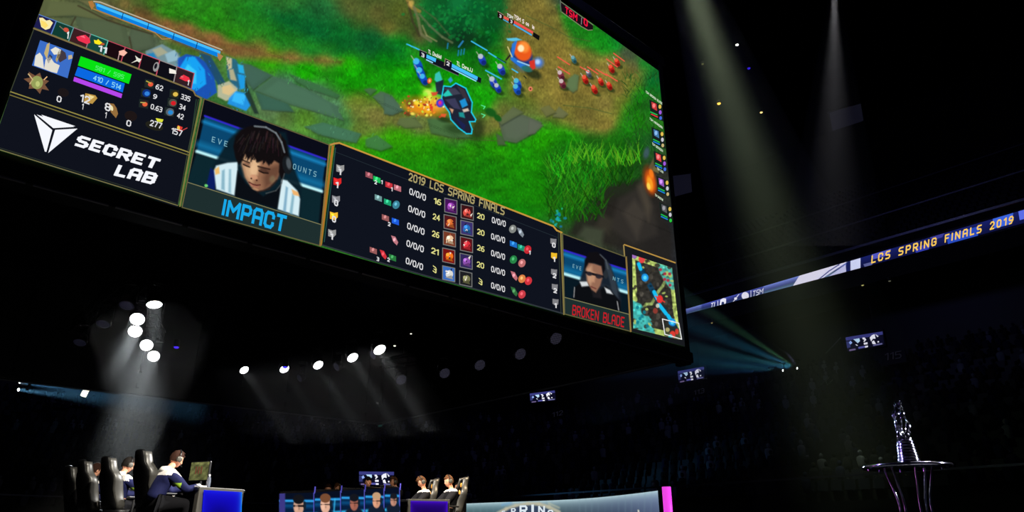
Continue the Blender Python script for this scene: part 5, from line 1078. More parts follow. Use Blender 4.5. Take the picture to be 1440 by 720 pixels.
def make_person(loc, rz, label, pose, top_mat=None, yoke=True, hair=None, headset=True, skin=None, patch=False, group='people seated on the stage', cap=False):
    """seated figure, hips at the origin's height of the seat, facing +Y; z 0 is the floor"""
    sk = skin or M_SKIN; top = top_mat or M_NAVY; hair = hair or M_HAIRB
    t = empty('person', loc, rz, label, 'person', group)
    lean = pose.get('lean', .25); hy = pose.get('hand_y', .52); hz = pose.get('hand_z', .79); hp = pose.get('head_pitch', -.2); hyaw = pose.get('head_yaw', 0)
    def sp(h, f=0): return (0, math.sin(lean)*h-.06+f, .56+math.cos(lean)*h)
    chest, neck = sp(.36), sp(.50); hd = (0, neck[1]+.07+lean*.09, neck[2]+.15)
    V = [(0, -.06, .56), sp(.14), sp(.26), chest, neck, (hd[0], hd[1]-.02, hd[2]-.05)]; E = [(0, 1), (1, 2), (2, 3), (3, 4), (4, 5)]; R = [(.15, .11), (.135, .10), (.15, .105), (.155, .10), .052, .05]
    tips = []; sleeves = [(list(V[:5]), None)]
    for s_ in (-1, 1):
        sh = (s_*.185, chest[1]+.01, chest[2]+.055); hx = s_*pose.get('hand_x', .17); dz = pose.get('raise', 0) if s_ > 0 else 0
        el = (s_*.26, (sh[1]+hy)/2-.05, min(sh[2]-.22, hz+.06)+dz*.5); wr = (hx, hy-.09, hz+.015+dz); pa = (hx, hy-.02, hz+dz)
        n = len(V); V += [sh, el, wr, pa]; E += [(3, n), (n, n+1), (n+1, n+2), (n+2, n+3)]; R += [.068, .044, .028, (.036, .018)]; tips.append((s_, pa, wr))
        n = len(V); V += [(s_*.10, .02, .54), (s_*.13, .40, .55), (s_*.13, .43, .12), (s_*.13, .52, .05)]; E += [(0, n), (n, n+1), (n+1, n+2), (n+2, n+3)]; R += [.10, .068, .045, .042]
    me = skin_obj(V, E, R); bm = bmesh.new(); bm.from_mesh(me)
    fingers = bmesh.new()
    for s_, pa, wr in tips:                   # four fingers and a thumb
        f = (Vector(pa)-Vector(wr)).normalized(); side = Vector((1, 0, 0))
        for j, (o_, L) in enumerate(((-.027, .062), (-.009, .075), (.009, .072), (.027, .056))):
            a = Vector(pa)+side*o_*1.05+f*.012; b = a+f*L*.55+UP*.006; c_ = b+f*L*.42-UP*.018
            mb = MB(); mb.bm.free(); mb.bm = fingers; mb.cyl(a-f*.02, b, .0098, .0088, 7).cyl(b, c_, .0088, .0068, 7).sphere(b, .0089, n=7).sphere(c_, .0069, n=7)
        a = Vector(pa)-side*s_*.03-f*.03; b = a-side*s_*.026+f*.03; c_ = b+f*.026
        mb = MB(); mb.bm.free(); mb.bm = fingers; mb.cyl(a, b, .012, .0105, 7).cyl(b, c_, .0105, .008, 7).sphere(b, .0105, n=7).sphere(c_, .0081, n=7)
    fm_ = bpy.data.meshes.new('f'); fingers.to_mesh(fm_); bm.from_mesh(fm_)
    hb = head_bm(hd, 0, 0); HM = Matrix.Translation(hd) @ Matrix.Rotation(hyaw, 4, 'Z') @ Matrix.Rotation(hp, 4, 'X'); bmesh.ops.transform(hb, matrix=HM, verts=hb.verts); hm_ = bpy.data.meshes.new('h'); hb.to_mesh(hm_); bm.from_mesh(hm_)
    for s_ in (-1, 1):                        # ears
        r = bmesh.ops.create_uvsphere(bm, u_segments=8, v_segments=6, radius=1)['verts']; bmesh.ops.transform(bm, matrix=HM @ Matrix.Translation((s_*.074, -.005, -.01)) @ Matrix.Diagonal((.010, .020, .032, 1)), verts=r)
    m = MB(); m.bm.free(); m.bm = bm; m.build('body', sk, t, True)
    for s_ in (-1, 1): MB().sphere(HM @ Vector((s_*.031, .079, .006)), .0105, (1, .6, .6), 8).build('eye', M_EYE, t)
    m = MB(); m.sphere(HM @ Vector((0, .078, -.063)), .019, (1, .3, .25), 8); m.build('mouth', M_LIPS, t)
    # jacket: the same trunk and arms, a little wider
    jv = [V[0], V[1], V[2], V[3], (V[4][0], V[4][1]-.01, V[4][2]-.03)]; je = [(0, 1), (1, 2), (2, 3), (3, 4)]; jr = [(.175, .135), (.165, .125), (.178, .13), (.18, .125), (.085, .075)]
    for q in (6, 14):
        n = len(jv); sh, el, wr = V[q], V[q+1], V[q+2]; jv += [sh, el, tuple(Vector(wr).lerp(Vector(el), .12))]; je += [(3, n), (n, n+1), (n+1, n+2)]; jr += [.088, .064, .046]
    jm = skin_obj(jv, je, jr, 3); jm.materials.clear()
    for mm in (top, M_WHITE, M_GREEN): jm.materials.append(mm)
    zc = chest[2]-.02; yk = .045 if top is M_NAVY else .10
    for p in jm.polygons:
        p.use_smooth = True; c_ = p.center; w = (c_.z-zc)-(c_.y-chest[1])*-.25*math.sin(lean)
        if yoke and abs(c_.x) < .25 and w > yk: p.material_index = 1
        if patch and c_.x > .0 and .22 < abs(c_.x) < .36 and abs(c_.z-(zc-.09)) < .035 and abs(c_.y-(V[6][1]+.07)) < .05: p.material_index = 2
    link('jacket', jm, t)
    if yoke and top is M_NAVY:
        m = MB(); m.loft([rr(.20, .13, V[4][1]-.055, V[4][2]-.055, 14, 2), rr(.22, .15, V[4][1]-.06, V[4][2]-.01, 14, 2), rr(.16, .11, V[4][1]-.05, V[4][2]+.035, 14, 2)]); m.build('hood', M_WHITE, t, True)
        m = MB()
        for q in (6, 14): a = Vector(V[q+2]).lerp(Vector(V[q+1]), .02); b = Vector(V[q+2]).lerp(Vector(V[q+1]), .30); m = MB(); m.cyl(b, a, .046, .040, 12); m.build('cuff', M_WHITE, t, True)
    tv = [V[0]]; te = []; tr_ = [(.175, .13)]
    for q in (10, 18):
        n = len(tv); tv += [V[q], V[q+1], V[q+2]]; te += [(0, n), (n, n+1), (n+1, n+2)]; tr_ += [.12, .105, .066]
    tm = skin_obj(tv, te, tr_, 2); tm.materials.clear(); tm.materials.append(M_JEAN); link('trousers', tm, t)
    for q in (13, 21): m = MB(); c_ = Vector(V[q]); m.loft([rr(.10, .27, c_.y+.03, .0, 14, 2.5, c_.x), rr(.10, .27, c_.y+.03, .035, 14, 2.5, c_.x), rr(.09, .20, c_.y, .08, 14, 2.2, c_.x), rr(.08, .10, c_.y-.05, .12, 14, 2, c_.x)]); m.build('shoe', M_PLAS, t, True)
    # hair: shell over crown, sides and back with uneven strands
    hbm = bmesh.new(); bmesh.ops.create_uvsphere(hbm, u_segments=26, v_segments=18, radius=1); rg = random.Random(int(abs(loc[0])*977))
    for v in hbm.verts:
        x, y, z = v.co; k = 1+rg.uniform(-.035, .05); v.co = (x*.084*k, y*.104*k-.008, z*.124*k+.012)
    dele = [v for v in hbm.verts if (v.co.y > .035 and v.co.z < .055) or v.co.z < -.065 or (v.co.y > -.01 and v.co.z < -.01)]
    bmesh.ops.delete(hbm, geom=dele, context='VERTS'); bmesh.ops.transform(hbm, matrix=HM, verts=hbm.verts)
    m = MB(); m.bm.free(); m.bm = hbm
    for k in range(34):
        a = rg.uniform(0, 6.28); b = rg.uniform(.1, 1.15); p0 = Vector((math.cos(a)*math.sin(b)*.08, math.sin(a)*math.sin(b)*.098-.008, math.cos(b)*.122+.012))
        p1 = p0*1.0+Vector((rg.uniform(-.015, .015), .03+rg.uniform(-.01, .01), -.012)); m.cyl(HM @ p0, HM @ p1, .012, .003, 5)
    m.build('hair', hair, t, True)
    if headset:
        m = MB(); pts = [HM @ Vector((.092*math.cos(a), -.012, .02+.118*math.sin(a))) for a in [math.pi*k/12 for k in range(13)]]; m.tube(pts, .011, 8); h = m.build('headset', M_PLAS, t)
        for s_ in (-1, 1): m = MB(); m.lathe([(.02, -.02), (.042, -.018), (.046, 0), (.042, .016), (.022, .022)], 16, HM @ Matrix.Translation((s_*.094, -.008, -.005)) @ Matrix.Rotation(s_*math.pi/2, 4, 'Y')); m.build('ear_cup', M_TRIM, h, True)
        m = MB(); m.tube([HM @ Vector((.092, .0, -.03)), HM @ Vector((.085, .06, -.075)), HM @ Vector((.03, .11, -.08))], .004, 6); m.build('microphone', M_PLAS, h)
    return t
def on_stage(v): v = Vector(v); v.z = ST; return v
RZ1 = -math.radians(34)
def place_person(px, py, d_, rz, lab, pose, *a, **k):
    H = P(px, py, d_); lean = math.acos(max(-1, min(1, (H.z-ST-.71)/.50))); pose = dict(pose, lean=lean)
    hy = math.sin(lean)*.5-.06+.07+lean*.09; q = Matrix.Rotation(rz, 3, 'Z') @ Vector((0, hy, 0)); return make_person((H.x-q.x, H.y-q.y, ST), rz, lab, pose, *a, **k)
chairs1 = [(-5.6, 10.9), (-6.63, 11.85), (-7.33, 12.4), (-8.15, 13.4)]; cl = ['nearest', 'second', 'third', 'farthest']
FW = Matrix.Rotation(RZ1, 3, 'Z') @ Vector((0, 1, 0))
for (x, y), l in zip(chairs1, cl): gaming_chair(Vector((x, y, ST))+FW*.41, RZ1, f'tall black gaming chair, {l} of the left-hand row seen from behind')
place_person(249, 646, 10.7, -math.radians(40), 'person in navy and white jacket with headset leaning over the desk by the blue panel', dict(hand_y=.62, head_pitch=-.3), M_NAVY, True, M_HAIR, True, patch=True, group='team seated on the left')
place_person(181, 651, 11.8, -math.radians(35), 'person in navy and white jacket between the two nearest left-hand chairs', dict(hand_y=.6, head_pitch=-.3), M_NAVY, True, M_HAIRB, True, patch=True, group='team seated on the left')
place_person(136, 657, 12.7, -math.radians(35), 'person in navy and white jacket between the second and third left-hand chairs', dict(hand_y=.6, head_pitch=-.35), M_NAVY, True, M_HAIR, False, group='team seated on the left')
RZ2 = math.radians(118)
FW2 = Matrix.Rotation(RZ2, 3, 'Z') @ Vector((0, 1, 0))
for (x, y), l in zip([(-.99, 15.8), (-1.66, 16.2)], ['right', 'left']): gaming_chair(Vector((x, y, ST))+FW2*.41, RZ2, f'black gaming chair with orange badges, {l} one of the right-hand team', True)
place_person(631, 671.5, 15.1, RZ2, 'person in black and white shirt with headset seated in front of the right badge chair', dict(hand_y=.5, head_pitch=-.25), M_BLK, True, M_HAIRG, True, group='team seated on the right')
place_person(593, 672, 15.3, RZ2, 'person in black and white shirt, head bowed, left of the left badge chair', dict(hand_y=.5, head_pitch=-.6), M_BLK, True, M_HAIRG, True, group='team seated on the right')
place_person(645, 671, 17.0, RZ2, 'dim person behind the headset wearer of the right-hand team', dict(hand_y=.4, head_pitch=0), M_BLK, False, M_HAIRB, False, group='team seated on the right')
for (px, py, d_), rz, po, lab, hr, hs in (((462, 687, 16.5), math.pi, dict(lean=.05, hand_y=.35), 'person with beard behind the stage display, left one of the pair', M_HAIR, False), ((475.5, 685.5, 17.2), math.pi*.9, dict(lean=.05, hand_y=.35), 'person with headset behind the stage display, right one of the pair', M_HAIRG, True),
    ((517, 677, 16.2), math.pi*1.1, dict(lean=.1, hand_y=.3), 'person in front of the low score display', M_HAIRB, False), ((557, 676, 17.0), math.pi*.7, dict(lean=.1, hand_y=.35), 'person at the right end behind the stage display', M_HAIRG, True)):
    h = P(px, py, d_); make_person((h.x, h.y, h.z-1.24), rz, lab, po, M_BLK, False, hr, hs, group='casters behind the stage display')
m = MB(); m.box((-3.6, 16.9, ST+.0), (4.2, 2.0, .3), None, .02); struct(m.build('caster_riser', M_BLACK))
# desks
M_GLOW1 = None
def glow_panel(fm, npar, q, cols, name, parent):
    X, Y = quad_grid(q, 60, 40); cv = Canvas(npar, X, Y, .012); S, T = np.meshgrid(np.linspace(0, 1, 60), np.linspace(0, 1, 40))
    edge_ = np.maximum.reduce([np.exp(-S/.07)*.5, np.exp(-(1-S)/.05)*cols[3], np.exp(-T/.10)*.8]); base = np.array(cols[0])*(1-.35*np.exp(-((S-.45)**2+(T-.7)**2)/.12))[..., None]
    cv.C = base*(1-edge_[..., None]) + np.array(cols[1])*edge_[..., None]
    if cols[2]: k = np.exp(-(1-S)/.05)[..., None]; cv.C = cv.C*(1-k)+np.array(cols[2])*k
    return cv.build(name)
def desk(name, o0, dx, w, run, length, label, q, cols):
    """o0: near end corner at desk top height, dx: along the end panel, run: along the row"""
    e = empty(name, Vector((o0.x, o0.y, ST)), 0, label, 'desk'); top = o0.z-ST
    nrm = Vector((-dx.y, dx.x, 0)); nrm = nrm if nrm.dot(Vector((0, 0, 0))-Vector((o0.x, o0.y, 0))) > 0 else -nrm; rot = Matrix((dx, -nrm, UP)).transposed(); c0 = o0+dx*w/2
    m = MB(); m.box(c0-nrm*.06-UP*(top/2), (w, .1, top), rot, .01); keep(m.build('end_panel', M_TRIM), e)
    rd = run.normalized(); rr_ = Matrix((dx, rd, UP)).transposed(); m = MB(); m.box(c0+rd*(length/2+.02)-UP*.03, (w+.05, length, .05), rr_, .01); keep(m.build('desk_top', M_PLAS), e)
    m = MB(); m.box(c0+rd*(length/2)-UP*(top/2+.03)+dx*(w/2-.05), (.06, length, top-.08), rr_); keep(m.build('front_panel', M_BLACK), e)
    fm = plane_map(o0, nrm); npr = plane_np(o0, nrm); keep(glow_panel(fm, npr, q, cols, 'glow_panel', e), e); return e
o0 = PZ(281.5, 684.2, .73); o1 = PZ(344, 688.2, .73); dx = (o1-o0); dx.z = 0; W1 = dx.length; dx.normalize()
desk('team_desk', o0, dx, W1, N, 6.2, 'left team desk whose end panel glows deep blue', [(286.5, 689), (340.5, 692), (339, 745), (282, 745)], ((18, 10, 190), (30, 40, 250), (30, 150, 255), .2))
o0b = PZ(574, 701.5, .73); o1b = PZ(633, 702.2, .73); dxb = (o1b-o0b); dxb.z = 0; W2_ = dxb.length; dxb.normalize()
desk('team_desk', o0b, dxb, W2_, N, 3.0, 'right team desk whose end panel glows violet', [(577.5, 704.3), (629.5, 705.2), (629, 745), (577, 745)], ((30, 4, 100), (84, 20, 235), None, .9))
# monitor, bottle, mug and cloths near the blue desk end
def monitor(c3, yaw, w, h, label, bright):
    e = empty('monitor', c3-UP*(h/2+.14), yaw, label, 'monitor', 'desk monitors'); m = MB(); m.box((0, -.02, .14+h/2), (w, .04, h), None, .008); m.box((0, -.04, .2), (.06, .04, .25)); m.build('casing', M_PLAS, e); m = MB(); m.box((0, -.03, .01), (.24, .18, .02), None, .005); m.build('foot', M_PLAS, e)
    bm = bmesh.new(); nx_, ny_ = 28, 20; vs = []; cs = []
    for j in range(ny_):
        for i in range(nx_): vs.append(bm.verts.new((-w/2+.012+(w-.024)*i/(nx_-1), .003, .14+.012+(h-.024)*j/(ny_-1)))); g_ = .95+.22*math.sin(i*.5+j*.3)*math.sin(j*.6+i*.13)+random.uniform(-.12, .12); k = 1.25 if j > 16 else 1; cs.append(srgb((84*g_*k*bright, 86*g_*k*bright, 52*g_*k*bright)) if not (9 < i < 20 and 6 < j < 15 and i % 4 > 1) else srgb((96*bright, 56*bright, 42*bright)))
    for j in range(ny_-1):
        for i in range(nx_-1): bm.faces.new((vs[j*nx_+i], vs[j*nx_+i+1], vs[(j+1)*nx_+i+1], vs[(j+1)*nx_+i]))
    me = bpy.data.meshes.new('screen_picture'); bm.to_mesh(me); bm.free(); add_col(me, np.array(cs, np.float32)); me.materials.append(LED); link('screen_picture', me, e); return e
dk = o0.z
mc = P(280, 664.5, 11.25); monitor(Vector((mc.x, mc.y, dk+.14+.15)), math.radians(158), .40, .30, 'small monitor with an olive picture facing the leaning person', 1.15)
bt = P(292.5, 683, 11.0); e = empty('water_bottle', (bt.x, bt.y, dk), 0, 'clear water bottle with white cap on the desk by the monitor', 'bottle')
M_PET = mat('clear_plastic', (90, 96, 110), .1, coat=1); M_CAP = mat('white_plastic', (235, 235, 235), .4)
m = MB(); m.lathe([(.030, 0), (.033, .01), (.033, .13), (.028, .15), (.032, .165), (.013, .19), (.013, .20)], 16); m.build('bottle_body', M_PET, e, True); m = MB(); m.lathe([(.015, .198), (.015, .222), (.012, .224)], 12); m.build('cap', M_CAP, e)
kb = P(277, 686.5, 10.6); e = empty('keyboard', (kb.x, kb.y, dk), RZ1, 'slim light keyboard on the desk in front of the leaning person', 'keyboard'); m = MB(); m.box((0, 0, .012), (.3, .12, .02), None, .004); m.build('keyboard_body', M_CAP, e)
def cloth(px, py, d_, w, h, label, m_=None):
    c3 = P(px, py, d_); bm = bmesh.new(); vs = []; rg = random.Random(int(px)); n = 9
    for j in range(n):
        for i in range(n): s_, t_ = i/(n-1)-.5, j/(n-1)-.5; k = 1-.35*(t_+.5); vs.append(bm.verts.new((s_*w*(1.2-k), .03*math.sin(s_*14+t_*3)+rg.uniform(-.006, .006), -t_*h)))
    for j in range(n-1):
        for i in range(n-1): bm.faces.new((vs[j*n+i], vs[j*n+i+1], vs[(j+1)*n+i+1], vs[(j+1)*n+i]))
    r = bmesh.ops.solidify(bm, geom=bm.faces[:], thickness=.008); me = bpy.data.meshes.new('towel'); bm.to_mesh(me); bm.free(); me.materials.append(m_ or M_WHITE)
    for p in me.polygons: p.use_smooth = True
    o = link('towel', me, None, c3); tag(o, label, 'towel', 'white towels on the left chairs'); return o
cloth(244, 703, 10.7, .20, .13, 'small white towel hanging below the leaning person'); cloth(172, 708, 11.6, .24, .16, 'crumpled white towel beside the second left-hand chair')
# curved stage display with five player pictures
edge_px = [(392, 694.2, 12.6), (442.5, 692.6, 12.3), (480, 690, 12.3), (513.5, 688.5, 12.5), (541, 687, 12.9), (563, 685.5, 13.4)]
e = empty('stage_display', P(480, 720, 12.3), 0, 'low LED display on the stage showing five player pictures in blue', 'display')
cp = [P(x, y, d_) for x, y, d_ in edge_px]
PCOL = [((20, 20, 24), (206, 160, 136)), ((120, 76, 50), (226, 176, 150)), ((20, 22, 30), (160, 96, 80)), ((196, 156, 120), (210, 150, 120)), ((24, 26, 34), (180, 130, 110))]
fx = [(420, 712, 1.05), (457.5, 710, 1.0), (498, 708, .85), (529.5, 705, .8), (553.5, 704, .65)]
for k in range(5):
    a, b = cp[k].copy(), cp[k+1].copy(); dd = (b-a); dd.z = 0; dd.normalize(); nn = Vector((-dd.y, dd.x, 0)); nn = nn if nn.dot(-a) > 0 else -nn
    f = e; zt = (a.z+b.z)/2; rot = Matrix((dd, -nn, UP)).transposed(); wd = (Vector((b.x, b.y, 0))-Vector((a.x, a.y, 0))).length
    m = MB(); c0 = (a+b)/2-nn*.07; m.box(Vector((c0.x, c0.y, (zt+ST)/2+.01)), (wd, .1, zt-ST+.06), rot, .01); pn = keep(m.build('display_panel', M_BLACK), e)
    fm = plane_map(a, nn); x0, y0, x1, y1 = edge_px[k][0], edge_px[k][1], edge_px[k+1][0], edge_px[k+1][1]
    X, Y = quad_grid([(x0+.5, y0), (x1-.5, y1), (x1, 760), (x0, 760)], 70, 80); cv = Canvas(plane_np(a, nn), X, Y, .012); cv.fill((6, 30, 62))
    cv.poly([(x0-2, y0-3), (x1+2, y1-3), (x1+2, y1+9), (x0-2, y0+9)], (8, 16, 34), 1, 1); cv.line([(x0, y0+10), (x1, y1+12)], 3, (50, 170, 245), 1, 2.5); cv.line([(x0, y0+17), (x1, y1+19)], 5, (12, 84, 140), .8, 5); cv.line([(x0, y0+30), (x1, y1+30)], 4, (60, 190, 240), .9, 3)
    cv.line([(x1-1, y1), (x1-1, 760)], 1.6, (90, 90, 200), .9, 1)
    if k in (1, 3): cv.line([(x1-9, y1+12), (x1-12, 740)], 2, (60, 190, 240), .8, 2)
    if k == 0: cv.poly([(393, 690), (401, 690), (401, 760), (392, 760)], (60, 56, 130), 1, 1)
    hx, hy_, s_ = fx[k]; hc, fc = PCOL[k]
    cv.ell(hx, hy_+18*s_, 15*s_, 12*s_, (20, 30, 48), 1, 0, .2); cv.ell(hx, hy_, 7*s_, 12*s_, fc, 1, 0, .2); cv.ell(hx, hy_-9.5*s_, 7.5*s_, 6.5*s_, hc, 1, 0, .2); cv.ell(hx+8*s_, hy_-1, 2*s_, 6*s_, (24, 34, 44), .9, 0, .3)
    cv.line([(hx-6*s_, hy_-.5), (hx+6*s_, hy_-.5)], 3 if k == 0 else 1.4, (24, 18, 20), .9, 1); cv.ell(hx+.5, hy_+3*s_, 1.4, 2, tuple(c*.8 for c in fc), .8)
    cv.ell(hx-3*s_, hy_+2, 2.5, 5, tuple(min(255, c*1.15) for c in fc), .6, 0, .6)
    o = cv.build('player_picture'); keep_to = o; o.parent = pn; o.matrix_parent_inverse = Matrix.Identity(4)
    m = MB(); m.cyl(Vector((b.x, b.y, zt-.02)), Vector((b.x, b.y, zt+.10)), .012, n=6); keep(m.build('divider_post', mat('violet_light', (90, 84, 190), .4, emit=(80, 76, 190), es=.6)), e)
# silver curved stage banner display
bpx = [(656, 708.2), (690, 706.8), (720, 705.8), (750, 704.8), (780, 703.6), (810, 702), (840, 699.8), (870, 696.8), (900, 693.3), (925, 690)]
bw = [PZ(x, y, .62) for x, y in bpx]; e = empty('banner_display', Vector((bw[4].x, bw[4].y, ST)), 0, 'long curved silver-blue LED banner along the stage front reading SPRING', 'display')
m = MB(); m.loft([[p+Vector((0, .03, .015)) for p in bw][::1] + [p+Vector((0, .15, .015)) for p in bw][::-1], [Vector((p.x, p.y+.03, ST)) for p in bw] + [Vector((p.x, p.y+.15, ST)) for p in bw][::-1]]); keep(m.build('cabinet', M_BLACK), e)
nx_, ny_ = 260, 40; V3 = np.zeros((ny_, nx_, 3)); px_ = np.linspace(656, 925, nx_)
bx = np.interp(px_, [q[0] for q in bpx], [p.x for p in bw]); by = np.interp(px_, [q[0] for q in bpx], [p.y for p in bw])
for j in range(ny_): V3[j, :, 0] = bx; V3[j, :, 1] = by; V3[j, :, 2] = EYE+.62-(.62+EYE-ST-.02)*j/(ny_-1)
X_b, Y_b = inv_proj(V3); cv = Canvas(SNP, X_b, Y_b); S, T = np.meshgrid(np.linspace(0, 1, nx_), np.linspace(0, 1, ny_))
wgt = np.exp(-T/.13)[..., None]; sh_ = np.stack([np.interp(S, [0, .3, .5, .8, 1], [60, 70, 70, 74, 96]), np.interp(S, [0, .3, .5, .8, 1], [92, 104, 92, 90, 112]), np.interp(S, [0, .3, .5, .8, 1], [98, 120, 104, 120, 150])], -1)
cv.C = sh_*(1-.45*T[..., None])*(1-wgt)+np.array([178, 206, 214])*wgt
for k in range(30): x = 656+k*9.3; cv.line([(x, 690), (x+RNG.uniform(-2, 2), 735)], 2, (120, 150, 160), RNG.uniform(.05, .22), 2)
arc = [(700, 722), (712, 716), (725, 711.5), (742, 708.5), (758, 709), (772, 713), (786, 720)]; cv.line(arc, 5, (188, 184, 160), .9, 2.5); cv.poly([(704, 724), (716, 716), (730, 712), (745, 710.5), (758, 711.5), (770, 716), (782, 724)], (52, 66, 92), .95, 1.2)
cv.line([(706, 710), (718, 707)], 3, (110, 160, 200), .6, 2); cv.line([(772, 708), (786, 714)], 3, (200, 200, 170), .5, 2); cv.ell(898, 719, 1.2, 2.5, (220, 220, 200), .9)
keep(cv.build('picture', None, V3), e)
fm = plane_map(PZ(740, 715, .5)+Vector((0, -.03, 0)), Vector((-.5, -1, 0))); ik = Ink(fm, 1)
for ch, x, y, s_ in (('S', 706, 724, 5), ('P', 719.5, 722, 6.5), ('R', 732, 723, 11), ('I', 749, 721.5, 11), ('N', 758, 722, 9.5), ('G', 771, 726, 8)): ik.text(ch, (x, y), (x+s_*.75, y-.2), (0, -s_), (220, 232, 240), .24, 1)
keep(ik.build('lettering'), e)
# magenta light bar
b0 = PZ(937, 684.7, .62); e = empty('light_bar', Vector((b0.x, b0.y, ST)), 0, 'upright magenta light bar at the right end of the curved banner', 'light bar')
M_MAG = mat('magenta_light', (235, 60, 225), .4, emit=(236, 70, 226), es=1.0)
m = MB(); m.cyl((b0.x, b0.y, ST+.03), b0, .056, n=20); keep(m.build('light_tube', M_MAG, None, True), e); m = MB(); m.cyl((b0.x, b0.y, ST), (b0.x, b0.y, ST+.03), .09, n=16); m.cyl(b0, b0+UP*.006, .058, n=16); keep(m.build('mount', M_PLAS), e)
area('magenta_glow', b0+Vector((.2, -.1, -.2)), b0+Vector((3, -2, .3)), .2, .6, (1, .3, .9), 'RECTANGLE', 180)
# trophy table and trophy
tc = P(1275, 656.5, 7.95); TZ = tc.z; M_CHROME = mat('chrome', (225, 225, 235), .12, 1.0); M_GLASS = mat('smoked_glass', (18, 18, 24), .05, coat=1)
e = empty('trophy_table', (tc.x, tc.y, ST), 0, 'round glass-topped table with chrome rim and curved legs under the trophy', 'table')
m = MB(); m.lathe([(.43, -.012), (.435, 0), (.43, .012)], 56, Matrix.Translation((0, 0, TZ-ST))); m.build('table_top', M_GLASS, e, True)
m = MB(); n_ = 56
m.lathe([(.43, -.017), (.455, -.014), (.462, 0), (.455, .014), (.43, .017)], 64, Matrix.Translation((0, 0, TZ-ST)))
m.build('rim', M_CHROME, e, True)
for k, a in enumerate((3.6, 4.55, 5.5, .3, 2.2)):
    pts = [Vector((r*math.cos(a), r*math.sin(a), z)) for r, z in ((.26, TZ-ST-.01), (.21, .62), (.17, .45), (.17, .28), (.22, .12), (.30, .0))]
    sp_ = smooth(pts, 5); m = MB(); m.loft([[p+Vector((.013*math.cos(q), .013*math.sin(q), 0)) for q in [j*math.pi/5 for j in range(10)]] for p in sp_]); m.build('leg', M_CHROME, e, True)
for k in range(10): a = k*.628; m = MB(); m.cyl((.40*math.cos(a), .40*math.sin(a), TZ-ST-.03), (.40*math.cos(a), .40*math.sin(a), TZ-ST-.012), .012, n=8); m.build('stud', M_CHROME, e)
tb = P(1279, 650, 7.8); e = empty('trophy', (tb.x, tb.y, TZ+.012), .3, 'tall twisted silver trophy on ringed base standing on the round table', 'trophy')
m = MB(); prof = [(.125, 0), (.128, .015), (.12, .03)]
for k in range(7): z = .035+k*.032; r = .105-k*.004; prof += [(r, z), (r+.008, z+.006), (r+.008, z+.014), (r, z+.02)]
m.lathe(prof+[(.05, .27)], 36); m.build('ringed_base', M_CHROME, e, True)
def twist(name, ph, s_):
    rings = []
    for k in range(28):
        t_ = k/27; z = .26+t_*.42; a = ph+t_*3.4; R_ = .055*math.sin(math.pi*min(1, t_*1.05))**.7+.012; r = .030*(1-.55*t_)+.010*math.sin(t_*20)
        c_ = Vector((R_*math.cos(a)*.95, R_*math.sin(a), z)); rings.append([c_+Vector((r*math.cos(q)*1.2, r*math.sin(q)*.7, r*.5*math.sin(q*2))) for q in [j*math.pi/5 for j in range(10)]])
    m = MB(); m.loft(rings); m.build(name, M_CHROME, e, True)
for k in range(3): twist('twisted_arm', k*2.09, 1)
m = MB(); rg = random.Random(4)
for k in range(16): a = rg.uniform(0, 6.28); z = rg.uniform(.60, .69); m.cyl((.015*math.cos(a), .015*math.sin(a), z-.04), (.045*math.cos(a), .045*math.sin(a), z+.015), .016, .004, 6)
m.build('crest', M_CHROME, e)
m = MB()
for k in range(22): a = rg.uniform(0, 6.28); z = rg.uniform(.24, .42); m.sphere((.06*math.cos(a), .06*math.sin(a), z), .018, (1, .6, 1.4), 8)
m.build('leaf_ornament', M_CHROME, e)
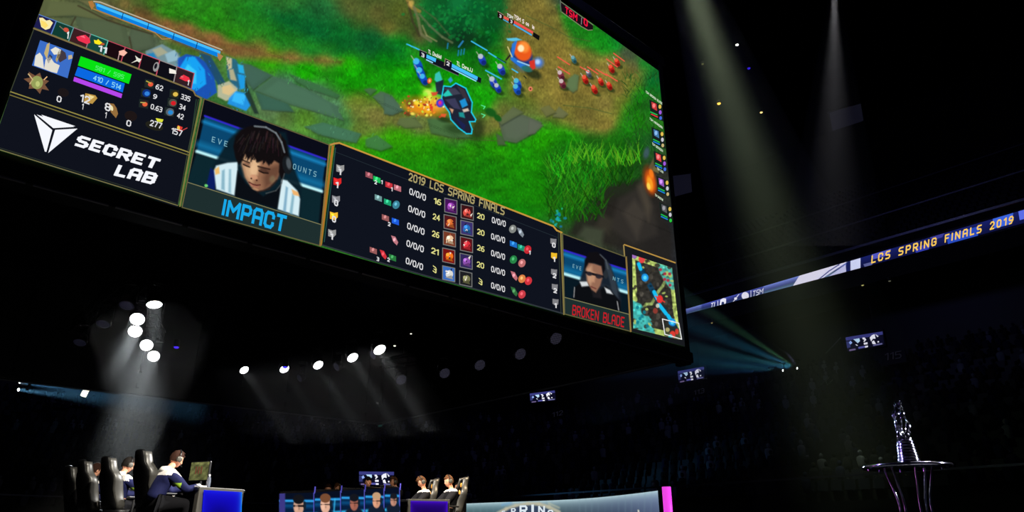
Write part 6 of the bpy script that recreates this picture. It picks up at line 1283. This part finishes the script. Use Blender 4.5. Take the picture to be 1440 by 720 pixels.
# ------------------------------------------------------------------ spectators
def spectator_mesh(name, w=1.0):
    m = MB(); m.loft([rr(.30*w, .20, 0, .42, 10, 2.4), rr(.36*w, .22, 0, .62, 10, 2.4), rr(.42*w, .22, .01, .86, 10, 2.4), rr(.34*w, .18, .01, .97, 10, 2.4), rr(.12, .11, .01, 1.01, 10, 2)]); m.sphere((0, -.02, 1.14), .10, (.85, 1, 1.15), 10)
    m.loft([rr(.34, .16, -.2, .40, 8, 2.4), rr(.34, .16, -.2, .54, 8, 2.4)]); o = m.build(name, M_BLK, None, True); me = o.data; bpy.data.objects.remove(o); return me
def shirt(me, m_): c_ = me.copy(); c_.materials.clear(); c_.materials.append(m_); return c_
sp = spectator_mesh('spectator'); kinds = [shirt(sp, mat('crowd_shirt_%s' % n_, c_, .9)) for n_, c_ in (('dark', (34, 34, 44)), ('grey', (80, 78, 84)), ('navy', (38, 40, 80)), ('brown', (62, 48, 42)), ('pale', (150, 150, 170)))]
kinds = [kinds[0]]*4+[kinds[1], kinds[2], kinds[2], kinds[3]]+[kinds[4]]
cand = []
for i in range(LOW[2]):
    for j, (a, b, an) in enumerate(row_points(LOW[0]+(i+.6)*LOW[3], .56)):
        if j % 26 in (0, 1): continue
        w = L2W(a, b, LOW[1]+i*LOW[4]); dep = w.y*CP+(w.z+1-EYE)*SP; q = (720+F*w.x/dep, 360-F*(-w.y*SP+(w.z+1-EYE)*CP)/dep)
        if w.y > 3 and -10 < q[0] < 1450 and 400 < q[1] < 760 and RNG.uniform() < .62: cand.append((w, an, q, dep))
cand.sort(key=lambda c_: c_[3])
near, rest = cand[:300], cand[300:]
for k, (w, an, q, dep) in enumerate(near):
    o = link('spectator', kinds[RNG.integers(0, len(kinds))], None, w+Vector((0, 0, -.02))); o.rotation_euler = (0, 0, math.atan2(-w.x-3, w.y-20)+math.pi*0+RNG.uniform(-.3, .3)+math.pi)
    tag(o, 'seated spectator in the dark right-hand lower stand', 'person', 'spectators in the right-hand lower stand')
# the many others, past the countable ones
base_v = np.array([v.co for v in sp.vertices]); base_f = [tuple(p.vertices) for p in sp.polygons]
for kk, mm in enumerate((kinds[0], kinds[4], kinds[5], kinds[8])):
    sel = [c_ for n_, c_ in enumerate(rest) if (0 if n_ % 10 < 5 else 1 if n_ % 10 < 7 else 2 if n_ % 10 < 9 else 3) == kk]
    if not sel: continue
    vs = []; fs = []
    for n_, (w, an, q, dep) in enumerate(sel):
        vs.append(base_v+np.array(w)); o_ = n_*len(base_v); fs += [tuple(i+o_ for i in f) for f in base_f]
    me = bpy.data.meshes.new('crowd'); me.from_pydata(np.concatenate(vs).tolist(), [], fs); me.materials.append(mm.materials[0]); o = link('crowd', me)
    tag(o, ['crowd in dark clothes filling the far stand', 'crowd in grey shirts scattered over the far stand', 'crowd in navy shirts scattered over the far stand', 'crowd in pale shirts scattered over the far stand'][kk], 'crowd', None, 'stuff')
